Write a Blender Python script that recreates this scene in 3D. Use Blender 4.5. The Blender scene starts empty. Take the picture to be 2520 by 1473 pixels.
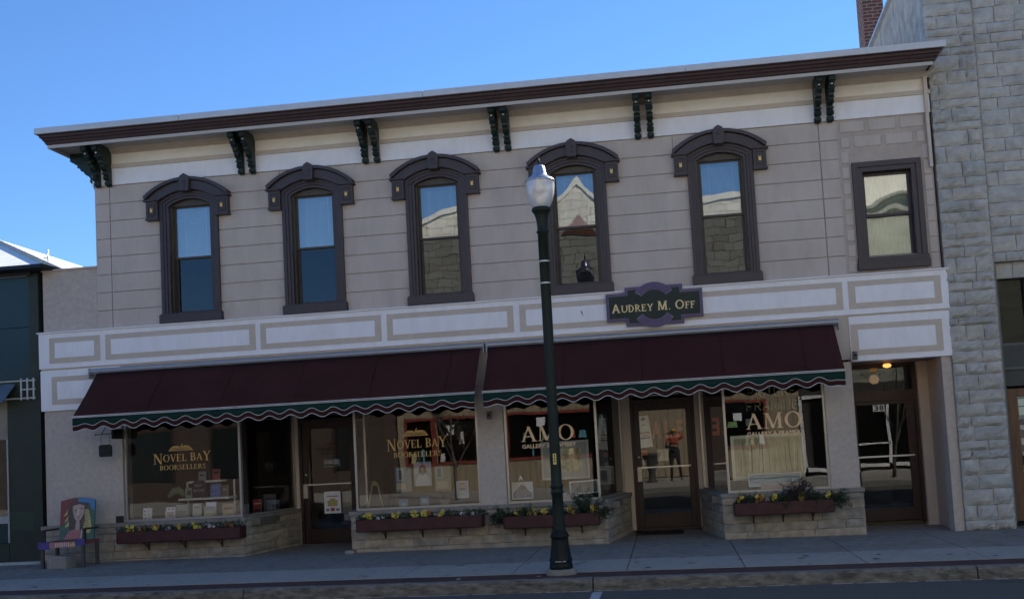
import bpy, bmesh, math, random
from mathutils import Vector, Matrix
R = math.radians
random.seed(7)
C = bpy.context.scene.collection
sc = bpy.context.scene

# ---------------------------------------------------------------- camera
def cam_axes(yaw, pitch, roll):
    cy, sy = math.cos(yaw), math.sin(yaw)
    f = Vector((-sy*math.cos(pitch), cy*math.cos(pitch), math.sin(pitch)))
    r = Vector((cy, sy, 0)); u = r.cross(f)
    c, s = math.cos(roll), math.sin(roll)
    return c*r + s*u, -s*r + c*u, f
cam_d = bpy.data.cameras.new('camera'); cam = bpy.data.objects.new('camera', cam_d); C.objects.link(cam)
r_, u_, f_ = cam_axes(0.1209, 0.0692, -0.0552)
M = Matrix((r_, u_, -f_)).transposed().to_4x4(); M.translation = Vector((0, -16, 1.6))
cam.matrix_world = M
cam_d.sensor_width = 36; cam_d.lens = 2553.1/2520*36
cam_d.shift_x = -63.8/2520; cam_d.shift_y = 169.2/2520
cam_d.clip_start = 0.05; cam_d.clip_end = 2000
sc.camera = cam
# ---------------------------------------------------------------- sky, sun, exposure
SUN_EL, SUN_AZ = 37.0, 34.0        # sun stands behind the shops, a little to the right
w = bpy.data.worlds.new('World'); sc.world = w; w.use_nodes = True
nt = w.node_tree; nt.nodes.clear()
sky = nt.nodes.new('ShaderNodeTexSky'); sky.sky_type = 'NISHITA'; sky.sun_disc = False
sky.sun_elevation = R(SUN_EL); sky.sun_rotation = R(SUN_AZ)
sky.air_density = 1.0; sky.dust_density = 0.0; sky.ozone_density = 2.0; sky.altitude = 100
bg = nt.nodes.new('ShaderNodeBackground'); bg.inputs['Strength'].default_value = 0.07
out = nt.nodes.new('ShaderNodeOutputWorld')
tint = nt.nodes.new('ShaderNodeMixRGB'); tint.blend_type='MULTIPLY'; tint.inputs[0].default_value=1; tint.inputs[2].default_value=(.61,.90,1.26,1)
nt.links.new(sky.outputs[0], tint.inputs[1]); nt.links.new(tint.outputs[0], bg.inputs[0]); nt.links.new(bg.outputs[0], out.inputs[0])
sd = bpy.data.lights.new('sun', 'SUN'); sd.energy = 5.0; sd.angle = R(0.5); sd.color = (1.0, 0.94, 0.85)
so = bpy.data.objects.new('sun', sd); C.objects.link(so)
sv = Vector((math.sin(R(SUN_AZ))*math.cos(R(SUN_EL)), math.cos(R(SUN_AZ))*math.cos(R(SUN_EL)), math.sin(R(SUN_EL))))
so.rotation_euler = sv.to_track_quat('Z', 'Y').to_euler(); so.location = (10, 30, 30)
vs = sc.view_settings; sc.display_settings.display_device = 'sRGB'
vs.view_transform = 'Standard'; vs.look = 'None'; vs.exposure = 1.08; vs.gamma = 1.0; vs.use_curve_mapping = False

# ---------------------------------------------------------------- helpers
def G(x): return -0.0074*(x+4)      # the street falls slightly to the right
class MB:
    def __init__(s): s.v=[]; s.f=[]; s.m=[]; s.sm=[]
    def add(s, vs_, fs, m=0, smooth=False):
        o=len(s.v); s.v+= [tuple(p) for p in vs_]
        for f in fs: s.f.append(tuple(i+o for i in f)); s.m.append(m); s.sm.append(smooth)
        return s
    def box(s, x0,x1,y0,y1,z0,z1, m=0):
        v=[(x,y,z) for z in (z0,z1) for y in (y0,y1) for x in (x0,x1)]
        return s.add(v, [(0,2,3,1),(4,5,7,6),(0,1,5,4),(2,6,7,3),(0,4,6,2),(1,3,7,5)], m)
    def cbox(s, x0,x1,y0,y1,z0,z1, c=.01, m=0):
        """box whose front (low y) edges are chamfered by c"""
        a=[(x0,y1,z0),(x1,y1,z0),(x1,y1,z1),(x0,y1,z1)]
        b=[(x0,y0+c,z0),(x1,y0+c,z0),(x1,y0+c,z1),(x0,y0+c,z1)]
        d=[(x0+c,y0,z0+c),(x1-c,y0,z0+c),(x1-c,y0,z1-c),(x0+c,y0,z1-c)]
        f=[(3,2,1,0),(8,9,10,11)]
        for i in range(4):
            j=(i+1)%4; f+=[(i,j,j+4,i+4),(i+4,j+4,j+8,i+8)]
        return s.add(a+b+d,f,m)
    def prism(s, poly, y0,y1, m=0, ax='y'):
        """polygon in xz swept along y (ax 'y'), or polygon in yz swept along x (ax 'x'), or xy swept along z (ax 'z')"""
        n=len(poly)
        if ax=='y': P=lambda p,t:(p[0],t,p[1])
        elif ax=='x': P=lambda p,t:(t,p[0],p[1])
        else: P=lambda p,t:(p[0],p[1],t)
        v=[P(p,y0) for p in poly]+[P(p,y1) for p in poly]
        f=[tuple(range(n)),tuple(reversed(range(n,2*n)))]+[(i,i+n,(i+1)%n+n,(i+1)%n) for i in range(n)]
        return s.add(v,f,m)
    def band(s, A, B, y0, y1, m=0):
        """strip between two polylines A and B (xz, same length), given depth"""
        n=len(A); v=[(p[0],y0,p[1]) for p in A]+[(p[0],y0,p[1]) for p in B]+[(p[0],y1,p[1]) for p in A]+[(p[0],y1,p[1]) for p in B]
        f=[]
        for i in range(n-1):
            f+=[(i,i+1,n+i+1,n+i),(2*n+i,3*n+i,3*n+i+1,2*n+i+1),(i,2*n+i,2*n+i+1,i+1),(n+i,n+i+1,3*n+i+1,3*n+i)]
        f+=[(0,n,3*n,2*n),(n-1,3*n-1,4*n-1,2*n-1)]
        return s.add(v,f,m)
    def lathe(s, prof, cx,cy, n=24, m=0, z0=0, flute=0, fn=0):
        v=[];f=[]
        for r,z in prof:
            for i in range(n):
                a=2*math.pi*i/n; rr=r*(1+ (flute*math.cos(a*fn) if flute else 0))
                v.append((cx+rr*math.cos(a),cy+rr*math.sin(a),z+z0))
        for k in range(len(prof)-1):
            for i in range(n):
                j=(i+1)%n; f.append((k*n+i,k*n+j,(k+1)*n+j,(k+1)*n+i))
        s.add(v,f,m,True)
        s.add([v[i] for i in range(n)],[tuple(reversed(range(n)))],m)
        s.add([v[(len(prof)-1)*n+i] for i in range(n)],[tuple(range(n))],m)
        return s
    def tube(s, pts, rad, n=8, m=0):
        pts=[Vector(p) for p in pts]; rr=rad if isinstance(rad,(list,tuple)) else [rad]*len(pts)
        v=[];f=[]
        for i,p in enumerate(pts):
            d=(pts[min(i+1,len(pts)-1)]-pts[max(i-1,0)]).normalized()
            a=Vector((0,0,1)) if abs(d.z)<.9 else Vector((1,0,0))
            u=d.cross(a).normalized(); w_=d.cross(u)
            for k in range(n):
                t=2*math.pi*k/n; v.append(p+(u*math.cos(t)+w_*math.sin(t))*rr[i])
        for i in range(len(pts)-1):
            for k in range(n):
                j=(k+1)%n; f.append((i*n+k,i*n+j,(i+1)*n+j,(i+1)*n+k))
        f+=[tuple(reversed(range(n))),tuple(range((len(pts)-1)*n,len(pts)*n))]
        return s.add(v,f,m,True)
    def quad(s,a,b,c,d,m=0): return s.add([a,b,c,d],[(0,1,2,3)],m)
    def build(s, name, mats, parent=None, label=None, tilt=False, off=None):
        me=bpy.data.meshes.new(name)
        o=off if off is not None else (parent['_o'] if parent is not None and '_o' in parent else (0,0,0))
        vv=[(x-o[0],y-o[1],z-o[2]+(G(x) if tilt else 0)) for x,y,z in s.v]
        me.from_pydata(vv,[],s.f)
        if not isinstance(mats,(list,tuple)): mats=[mats]
        for m in mats: me.materials.append(m)
        me.polygons.foreach_set('material_index',s.m); me.polygons.foreach_set('use_smooth',s.sm)
        bm=bmesh.new(); bm.from_mesh(me); bmesh.ops.recalc_face_normals(bm,faces=bm.faces); bm.to_mesh(me); bm.free()
        ob=bpy.data.objects.new(name,me); C.objects.link(ob)
        if parent is not None: ob.parent=parent; ob['_o']=list(o)
        else: ob.location=o
        if label: ob['label']=label
        return ob
def thing(name,label,cat,loc=(0,0,0),group=None):
    o=bpy.data.objects.new(name,None); C.objects.link(o); o.location=loc; o.empty_display_size=.2
    o['label']=label; o['category']=cat; o['_o']=list(loc)
    if group: o['group']=group
    return o
def tag(o,label,cat,group=None):
    o['label']=label; o['category']=cat
    if group: o['group']=group
    return o
def struct(o,kind='structure'): o['kind']=kind; return o
def bevel(o,wd=.006,seg=2):
    m=o.modifiers.new('bevel','BEVEL'); m.width=wd; m.segments=seg; m.limit_method='ANGLE'; m.angle_limit=R(40); return o
def copy_tree(o,parent=None,loc=None):
    c=o.copy(); C.objects.link(c); c.parent=parent
    if loc is not None: c.location=loc
    for ch in list(o.children): copy_tree(ch,c)
    return c

# ---------------------------------------------------------------- materials
def mat(name,col,rough=.7,var=.12,scale=6,bump=.15,bscale=60,metal=0,spec=.4,grime=0,stretch=(1,1,1),col2=None,gscale=1.2):
    m=bpy.data.materials.new(name); m.use_nodes=True; n=m.node_tree.nodes; l=m.node_tree.links
    b=n['Principled BSDF']; b.inputs['Roughness'].default_value=rough; b.inputs['Metallic'].default_value=metal
    b.inputs['Specular IOR Level'].default_value=spec
    tc=n.new('ShaderNodeTexCoord'); mp=n.new('ShaderNodeMapping'); mp.inputs['Scale'].default_value=stretch
    geo=n.new('ShaderNodeNewGeometry'); l.new(geo.outputs['Position'],mp.inputs[0])
    no=n.new('ShaderNodeTexNoise'); no.inputs['Scale'].default_value=scale; no.inputs['Detail'].default_value=6; no.inputs['Roughness'].default_value=.65
    l.new(mp.outputs[0],no.inputs[0])
    mx=n.new('ShaderNodeMixRGB'); c2=col2 or tuple(c*(1-var*2) for c in col)
    mx.inputs[1].default_value=(*[min(1,c*(1+var)) for c in col],1); mx.inputs[2].default_value=(*c2,1)
    rp=n.new('ShaderNodeValToRGB'); rp.color_ramp.elements[0].position=.3; rp.color_ramp.elements[1].position=.75
    l.new(no.outputs[0],rp.inputs[0]); l.new(rp.outputs[0],mx.inputs[0]); last=mx.outputs[0]
    if grime:
        n2=n.new('ShaderNodeTexNoise'); n2.inputs['Scale'].default_value=gscale; n2.inputs['Detail'].default_value=8; n2.inputs['Roughness'].default_value=.7
        l.new(mp.outputs[0],n2.inputs[0]); r2=n.new('ShaderNodeValToRGB'); r2.color_ramp.elements[0].position=.48; r2.color_ramp.elements[1].position=.72
        l.new(n2.outputs[0],r2.inputs[0]); m2=n.new('ShaderNodeMixRGB'); m2.blend_type='MULTIPLY'
        mu=n.new('ShaderNodeMath'); mu.operation='MULTIPLY'; mu.inputs[1].default_value=grime; l.new(r2.outputs[0],mu.inputs[0])
        l.new(mu.outputs[0],m2.inputs[0]); l.new(last,m2.inputs[1]); m2.inputs[2].default_value=(.45,.42,.36,1); last=m2.outputs[0]
    l.new(last,b.inputs['Base Color'])
    if bump:
        n3=n.new('ShaderNodeTexNoise'); n3.inputs['Scale'].default_value=bscale; n3.inputs['Detail'].default_value=4
        l.new(mp.outputs[0],n3.inputs[0]); bp=n.new('ShaderNodeBump'); bp.inputs['Strength'].default_value=bump; bp.inputs['Distance'].default_value=.01
        l.new(n3.outputs[0],bp.inputs['Height']); l.new(bp.outputs[0],b.inputs['Normal'])
    return m
def brick_mat(name,c1,c2,mortar,bw=.2,bh=.07,ms=.009,axis='xz'):
    m=bpy.data.materials.new(name); m.use_nodes=True; n=m.node_tree.nodes; l=m.node_tree.links
    b=n['Principled BSDF']; b.inputs['Roughness'].default_value=.85
    geo=n.new('ShaderNodeNewGeometry'); sp=n.new('ShaderNodeSeparateXYZ'); cb=n.new('ShaderNodeCombineXYZ'); l.new(geo.outputs['Position'],sp.inputs[0])
    if axis=='xz':
        ad=n.new('ShaderNodeMath'); ad.operation='ADD'; l.new(sp.outputs[0],ad.inputs[0]); l.new(sp.outputs[1],ad.inputs[1]); l.new(ad.outputs[0],cb.inputs[0]); l.new(sp.outputs[2],cb.inputs[1])
    else: l.new(sp.outputs[0],cb.inputs[0]); l.new(sp.outputs[1],cb.inputs[1])
    t=n.new('ShaderNodeTexBrick'); t.inputs['Scale'].default_value=1; t.inputs['Brick Width'].default_value=bw; t.inputs['Row Height'].default_value=bh
    t.inputs['Mortar Size'].default_value=ms; t.inputs['Color1'].default_value=(*c1,1); t.inputs['Color2'].default_value=(*c2,1); t.inputs['Mortar'].default_value=(*mortar,1)
    l.new(cb.outputs[0],t.inputs[0])
    no=n.new('ShaderNodeTexNoise'); no.inputs['Scale'].default_value=9; no.inputs['Detail'].default_value=6; l.new(geo.outputs['Position'],no.inputs[0])
    mx=n.new('ShaderNodeMixRGB'); mx.blend_type='MULTIPLY'; mx.inputs[0].default_value=.6; l.new(t.outputs[0],mx.inputs[1]); l.new(no.outputs[0],mx.inputs[2])
    br=n.new('ShaderNodeMixRGB'); br.blend_type='MULTIPLY'; br.inputs[0].default_value=1; br.inputs[2].default_value=(1.4,1.4,1.4,1); l.new(mx.outputs[0],br.inputs[1])
    l.new(br.outputs[0],b.inputs['Base Color'])
    bp=n.new('ShaderNodeBump'); bp.inputs['Strength'].default_value=.5; bp.inputs['Distance'].default_value=.008; bp.invert=True; l.new(t.outputs['Fac'],bp.inputs['Height']); l.new(bp.outputs[0],b.inputs['Normal'])
    return m
def glass_mat(name,base=.08,tint=(.93,.95,.95),wav=.02,wscale=1.5,edge=1.0,rcol=(1,1,1)):
    """thin pane: mirrors a share of the light that grows towards grazing angles, lets the rest through"""
    m=bpy.data.materials.new(name); m.use_nodes=True; n=m.node_tree.nodes; l=m.node_tree.links; n.clear()
    o=n.new('ShaderNodeOutputMaterial'); mx=n.new('ShaderNodeMixShader'); t=n.new('ShaderNodeBsdfTransparent'); g=n.new('ShaderNodeBsdfGlossy')
    t.inputs[0].default_value=(*tint,1); g.inputs['Roughness'].default_value=.0; g.inputs[0].default_value=(*rcol,1)
    fr=n.new('ShaderNodeFresnel'); fr.inputs[0].default_value=1.5
    ad=n.new('ShaderNodeMath'); ad.operation='MULTIPLY_ADD'; ad.inputs[1].default_value=edge; ad.inputs[2].default_value=base-.04*edge; ad.use_clamp=True
    l.new(fr.outputs[0],ad.inputs[0]); l.new(ad.outputs[0],mx.inputs[0]); l.new(t.outputs[0],mx.inputs[1]); l.new(g.outputs[0],mx.inputs[2]); l.new(mx.outputs[0],o.inputs[0])
    if wav:
        tc=n.new('ShaderNodeNewGeometry'); no=n.new('ShaderNodeTexNoise'); no.inputs['Scale'].default_value=wscale; no.inputs['Detail'].default_value=1
        l.new(tc.outputs['Position'],no.inputs[0]); bp=n.new('ShaderNodeBump'); bp.inputs['Strength'].default_value=wav; bp.inputs['Distance'].default_value=.1
        l.new(no.outputs[0],bp.inputs['Height']); l.new(bp.outputs[0],g.inputs['Normal']); l.new(bp.outputs[0],fr.inputs['Normal'])
    return m
def emit(name,col,st):
    m=bpy.data.materials.new(name); m.use_nodes=True; b=m.node_tree.nodes['Principled BSDF']
    b.inputs['Base Color'].default_value=(*col,1); b.inputs['Emission Color'].default_value=(*col,1); b.inputs['Emission Strength'].default_value=st; return m
def flat(name,col,rough=.6): return mat(name,col,rough,var=.04,bump=0)

WALL=mat('greige_paint',(.535,.46,.405),.8,var=.06,scale=1.6,bump=.25,bscale=90,grime=.28,stretch=(1.8,1.8,.55))
WALL2=mat('rough_stucco',(.52,.445,.39),.9,var=.09,scale=14,bump=.6,bscale=120,grime=.2)
WHITE=mat('white_trim_paint',(.82,.80,.82),.6,var=.03,scale=5,bump=.15,grime=.13,stretch=(2,2,.6),gscale=1.6)
TAN=mat('tan_trim_paint',(.56,.47,.39),.7,var=.05,scale=8,bump=.15,grime=.1)
CREAM=mat('cream_frieze_paint',(.83,.775,.70),.65,var=.04,scale=4,bump=.1,grime=.15)
BROWN=mat('dark_plum_brown_paint',(.052,.038,.042),.5,var=.12,scale=10,bump=.1,spec=.5)
MAROON=mat('maroon_crown_paint',(.048,.024,.024),.6,var=.12,scale=8,bump=.1)
GREYM=mat('metal_coping',(.52,.53,.56),.45,var=.04,scale=3,bump=0,metal=.15,grime=.1)
GREEN=mat('dark_green_paint',(.010,.024,.020),.45,var=.25,scale=12,bump=.3,bscale=30)
GOLD=mat('gold_paint',(.78,.52,.16),.4,var=.1,scale=40,bump=0,metal=.2)
SASH=mat('olive_brown_sash',(.075,.06,.045),.5,var=.15,scale=12,bump=0)
BLIND=mat('blind_slats',(.80,.82,.82),.6,var=.02,scale=3,bump=0)
ALU=mat('aluminium_frame',(.42,.40,.37),.35,var=.06,scale=20,bump=.05,metal=.6)
DOORW=mat('dark_red_brown_door',(.034,.014,.011),.45,var=.25,scale=10,bump=.1,stretch=(3,3,.4))
STONEB=mat('lannon_stone_base',(.38,.32,.25),.9,var=.22,scale=7,bump=.7,bscale=45,grime=.35)
STONEB2=mat('lannon_stone_grey',(.33,.295,.25),.9,var=.2,scale=8,bump=.7,bscale=45,grime=.35); STONEB3=mat('lannon_stone_buff',(.42,.345,.26),.9,var=.2,scale=6,bump=.7,bscale=45,grime=.3)
MORT=mat('base_mortar',(.16,.145,.13),.95,var=.1,bump=.3)
AWN=mat('burgundy_canvas',(.050,.015,.013),.85,var=.14,scale=1.6,bump=.3,bscale=400,spec=.2,grime=.1)
AWNG=mat('green_canvas',(.008,.034,.027),.85,var=.08,scale=3,bump=.2,bscale=400,spec=.2)
PIPING=flat('white_piping',(.7,.7,.68))
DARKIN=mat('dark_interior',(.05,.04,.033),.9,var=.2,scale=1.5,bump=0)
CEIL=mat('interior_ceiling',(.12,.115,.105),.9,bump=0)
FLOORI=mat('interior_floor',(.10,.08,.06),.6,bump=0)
G_SHOP=glass_mat('shop_glass',.075,wav=.012)
G_UP=glass_mat('upper_glass',.20,wav=.010,wscale=2.2,tint=(.80,.90,.94))
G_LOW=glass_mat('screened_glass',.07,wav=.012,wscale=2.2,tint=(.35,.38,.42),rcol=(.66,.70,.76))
CONC=mat('old_concrete',(.26,.245,.215),.9,var=.16,scale=9,bump=.5,bscale=110,grime=.4)
CONCL=mat('lighter_concrete',(.36,.345,.31),.9,var=.1,scale=14,bump=.5,bscale=130,grime=.15)
KERB=mat('mossy_kerb_stone',(.19,.172,.145),.95,var=.38,scale=11,bump=1,bscale=55,grime=.8,gscale=5,stretch=(.6,1,1.8))
KERBT=mat('kerb_top',(.19,.185,.165),.9,var=.2,scale=15,bump=.6,bscale=80,grime=.4,gscale=3)
ASPH=mat('asphalt',(.12,.115,.105),.95,var=.25,scale=60,bump=.9,bscale=260,grime=.2)
PAVER=brick_mat('red_pavers',(.085,.035,.028),(.055,.025,.022),(.05,.04,.035),.2,.1,.006,'xy')
BLACK=mat('black_green_iron',(.007,.009,.008),.5,var=.2,scale=15,bump=.1,spec=.25)
STEEL=mat('brushed_steel',(.62,.60,.56),.35,var=.03,bump=0,metal=.7)
PAPER=flat('white_paper',(.84,.85,.86))
FRAMEW=flat('pale_wood_frame',(.45,.42,.34))

# ================================================================ GROUND
def strip(name,x0,x1,y0,y1,ztop,thick,m,joints=None,tilt=True):
    mb=MB(); xs=[x0]+[j for j in (joints or []) if x0<j<x1]+[x1]; g=.007
    for a,b in zip(xs[:-1],xs[1:]): mb.box(a+g if a!=x0 else a,b-g if b!=x1 else b,y0,y1,ztop-thick,ztop)
    return mb.build(name,m,None,tilt=tilt)
J=[.81+1.41*k for k in range(-30,30)]
mb=MB(); mb.quad((-600,-600,-.30),(600,-600,-.30),(600,600,-.30),(-600,600,-.30)); struct(mb.build('ground',CONC))
mb=MB()
for a,b in zip(J[:-1],J[1:]):
    for (y0,y1) in ((-2.1,-.004),(.004,1.75)): mb.box(a+.006,b-.006,y0,y1,-.25,0)
struct(mb.build('sidewalk',CONC,tilt=True))
mb=MB()
for a,b in zip(J[:-1],J[1:]): mb.box(a+.006,b-.006,-3.30,-2.106,-.25,.003)
struct(mb.build('sidewalk_band',CONCL,tilt=True))
struct(strip('brick_strip',-42,42,-3.765,-3.304,-.002,.24,PAVER))
mb=MB()
kj=[-39.4,-35.2,-31,-26.8,-22.6,-18,-13.8,-9.4,-5.2,-.97,3.3,7.5,11.7,16,20,25,30,36]
for a,b in zip(kj[:-1],kj[1:]):
    n=40
    V=[];F=[]
    for i in range(n+1):
        x=a+.008+(b-a-.016)*i/n; jz=lambda s:random.uniform(-s,s)
        V+= [(x,-3.765,-.25),(x,-3.765,.002+jz(.002)),(x,-3.855+jz(.004),-.004+jz(.004)),(x,-3.875+jz(.006),-.03),(x,-3.885+jz(.008),-.09),(x,-3.89+jz(.006),-.14),(x,-3.89,-.25)]
    for i in range(n):
        for k in range(6): F.append((i*7+k,(i+1)*7+k,(i+1)*7+k+1,i*7+k+1))
    for i,fs in enumerate(F):
        pass
    o=len(mb.v); mb.v+=V
    for q in range(n):
        for k in range(6):
            mb.f.append((o+q*7+k,o+(q+1)*7+k,o+(q+1)*7+k+1,o+q*7+k+1)); mb.m.append(1 if k<2 else 0); mb.sm.append(False)
    mb.f+= [tuple(o+k for k in range(7)),tuple(o+n*7+k for k in range(6,-1,-1))]; mb.m+=[0,0]; mb.sm+=[False,False]
struct(mb.build('kerb',[KERB,KERBT],tilt=True))
mb=MB(); mb.box(-42,42,-12.0,-3.86,-.28,-.145); struct(mb.build('road',ASPH,tilt=True))
# pale salt crust along the foot of the kerb
mb=MB()
x=-11.
while x<7:
    L=random.uniform(.04,.3); mb.prism([(x,-3.915-random.uniform(0,.01)),(x+L,-3.912-random.uniform(0,.012)),(x+L*.9,-3.889),(x+.01,-3.889)],-.143,-.139,ax='z'); x+=L+random.uniform(.0,.16)*(1 if random.random()<.8 else 3)
struct(mb.build('salt_crust',mat('salt_crust',(.36,.35,.32),.95,var=.2,scale=40),tilt=True),'stuff')['label']='pale gritty crust along the foot of the kerb'
mb=MB(); mb.box(-.97,-.86,-7.5,-3.99,-.144,-.141); struct(mb.build('parking_line',mat('worn_white_paint',(.42,.45,.47),.8,var=.25,scale=30,grime=.5,gscale=8),tilt=True))
mb=MB()
for a,b in (((3.35,-3.93),(3.6,-4.12)),((3.6,-4.12),(4.1,-4.3)),((4.1,-4.3),(5.2,-4.75))):
    mb.prism([(a[0],a[1]),(b[0],b[1]),(b[0],b[1]-.015),(a[0],a[1]-.015)],-.1445,-.1425,ax='z')
struct(mb.build('road_crack',flat('crack_filler',(.02,.02,.02)),tilt=True))
mb=MB(); rg=random.Random(4)
for k in range(150):
    x=rg.uniform(-10.5,6.5); y=rg.uniform(-3.25,-.15); q=rg.uniform(.012,.05); z=.0045+.003*(y<-2.1); n_=7
    mb.add([(x+q*rg.uniform(.6,1.3)*math.cos(2*math.pi*t/n_),y+q*rg.uniform(.6,1.3)*math.sin(2*math.pi*t/n_),z) for t in range(n_)],[tuple(range(n_))])
def crack(x,y,dx,dy,n_):
    for t in range(n_):
        nx_,ny_=x+dx+rg.uniform(-.04,.04),y+dy+rg.uniform(-.05,.05); wv=rg.uniform(.003,.007); z=.0045+.003*(min(y,ny_)<-2.1)
        mb.add([(x,y-wv,z),(nx_,ny_-wv,z),(nx_,ny_+wv,z),(x,y+wv,z)],[(0,1,2,3)]); x,y=nx_,ny_
crack(-8.6,-2.9,.16,.12,7); crack(-7.2,-1.9,.2,.11,8); crack(3.7,-3.0,.05,.22,6); crack(-3.6,-1.3,.18,-.03,6); crack(5.0,-1.6,-.15,-.12,6)
struct(mb.build('pavement_stains',flat('dark_stain',(.075,.07,.062)),tilt=True))
# opposite side
mb=MB()
for a,b in zip(J[:-1],J[1:]): mb.box(a+.006,b-.006,-19.0,-12.2,-.25,0)
struct(mb.build('opposite_sidewalk',mat('sunlit_concrete',(.34,.32,.28),.9,var=.12,scale=8,bump=.4,bscale=100),tilt=True))
mb=MB(); mb.box(-42,42,-12.2,-12.0,-.25,.0); struct(mb.build('opposite_kerb',KERBT,tilt=True))

# ================================================================ MAIN BUILDING
B=thing('shop_building','long two-storey greige shop building with white cornice, plum arched windows and stone base','building')
def span(x0,x1,holes):
    """pieces of x0..x1 left after cutting holes (list of (a,b))"""
    r=[(x0,x1)]
    for a,b in holes:
        q=[]
        for p in r:
            if b<=p[0] or a>=p[1]: q.append(p)
            else:
                if a>p[0]: q.append((p[0],a))
                if b<p[1]: q.append((b,p[1]))
        r=q
    return r
WC=[-7.555,-5.465,-3.415,-1.215,1.05]     # centres of the arched windows
holes=[(c-.36,c+.36,3.97,5.88) for c in WC]+[(3.16,3.88,4.08,5.38)]
def slab(mb,x0,x1,z0,z1,y0,y1,hs):
    zs=sorted({z0,z1}|{h[2] for h in hs if z0<h[2]<z1}|{h[3] for h in hs if z0<h[3]<z1})
    for a,b in zip(zs[:-1],zs[1:]):
        for p in span(x0,x1,[(h[0],h[1]) for h in hs if h[2]<b and h[3]>a]): mb.box(p[0],p[1],y0,y1,a,b)
mb=MB(); slab(mb,-9.2,4.2,3.7,6.95,.02,.27,holes)
mb.box(-9.2,-8.95,.27,14,3.7,6.95); mb.box(3.95,4.2,.27,14,3.7,6.95); mb.box(-8.95,3.95,13.75,14,0,6.95)
mb.build('upper_wall',mat('wall_joint',(.42,.35,.31),.9,bump=.2),B)
mb=MB()
zr=[3.80]+[3.815+.2975*k for k in range(1,9)]
zr=[3.80,4.12,4.418,4.715,5.012,5.308,5.605,5.90,6.20]
for i in range(8):
    a,b=zr[i],zr[i+1]; off=0.0 if i else 0
    mb.cbox(-9.2,-8.945,0,.02,a+.005,b-.005,.004)
    segs=span(-8.933,2.56,[(h[0],h[1]) for h in holes if h[2]<b-.02 and h[3]>a+.02])
    for s0,s1 in segs:
        x=s0
        cuts=[c for c in ([-6.0,-3.35,.35] if i==7 else []) if s0<c<s1]
        for c in cuts+[s1]: mb.cbox(x,c-.004,0,.02,a+.005,b-.005,.004); x=c+.004
    mb.cbox(2.572,2.83,0,.02,a+.005,b-.005,.004)
mb.build('siding',WALL,B)
# block patterned bay on the right
mb=MB(); slab(mb,2.83,4.2,3.8,6.2,.004,.02,[(3.16,3.88,4.08,5.38)]); mb.build('block_bay_wall',mat('bay_paint',(.46,.385,.33),.85,var=.08,scale=6,bump=.4,bscale=60,grime=.2),B)
mb=MB()
for r in range(10):
    z0=3.86+r*.238; x=2.62+(.23 if r%2 else 0)
    while x<4.15:
        a,b=max(x,2.88),min(x+.39,4.12)
        for p in span(a,b,[(2.8,4.2)] if (z0+.17>3.93 and z0<5.57) else []):
            if p[1]-p[0]>.06: mb.cbox(p[0],p[1],-.010,.004,z0,z0+.168,.008)
        x+=.46
    if z0+.17>3.93 and z0<5.57:
        mb.cbox(4.06,4.18,-.010,.004,z0-.02,z0+.2,.008); mb.cbox(2.87,2.985,-.010,.004,z0,z0+.175,.008)
mb.build('raised_blocks',WALL,B)
# low left wing
mb=MB(); mb.box(-10.18,-9.2,.03,13.7,3.7,4.85); mb.build('low_wing_wall',WALL2,B)
mb=MB(); mb.box(-10.2,-9.205,.0,13.7,4.85,4.88); mb.build('low_wing_coping',TAN,B)
mb=MB(); mb.box(-8.95,3.95,.27,13.75,6.55,6.62); mb.build('roof',flat('roofing',(.08,.08,.08)),B)
# ---- frieze and cornice
mb=MB(); mb.box(-9.22,4.22,-.03,.26,6.20,6.475); mb.box(-9.22,-8.9,.26,8,6.2,6.475); bevel(mb.build('frieze_lower_board',WHITE,B),.004)
mb=MB(); mb.box(-9.24,4.235,-.05,.02,6.475,6.53); mb.box(-9.235,4.23,-.04,.02,6.53,6.545); mb.build('frieze_strip',TAN,B)
mb=MB(); mb.box(-9.21,4.21,-.02,.26,6.545,6.72); mb.box(-9.21,-8.9,.26,8,6.475,6.72); mb.build('frieze_upper_board',CREAM,B)
prof=[(.0,6.72),(-.045,6.72),(-.05,6.735),(-.075,6.75),(-.085,6.77),(-.11,6.785),(-.12,6.80),(0,6.80)]
mb=MB(); mb.prism(prof,-9.23,4.23,ax='x'); mb.build('bed_moulding',mat('tan_moulding',(.50,.43,.36),.7,var=.06,bump=.1,grime=.2),B)
mb=MB(); mb.box(-9.66,4.17,-.56,14.3,6.80,6.83); mb.build('soffit',mat('soffit_paint',(.42,.39,.37),.7,var=.05,bump=.1),B)
mb=MB(); mb.box(-9.66,4.17,-.58,-.56,6.735,6.79); mb.box(-9.66,-9.64,-.56,14.3,6.735,6.79); mb.build('cornice_fascia',mat('grey_fascia_paint',(.46,.43,.41),.65,var=.04,bump=.1),B)
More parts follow.
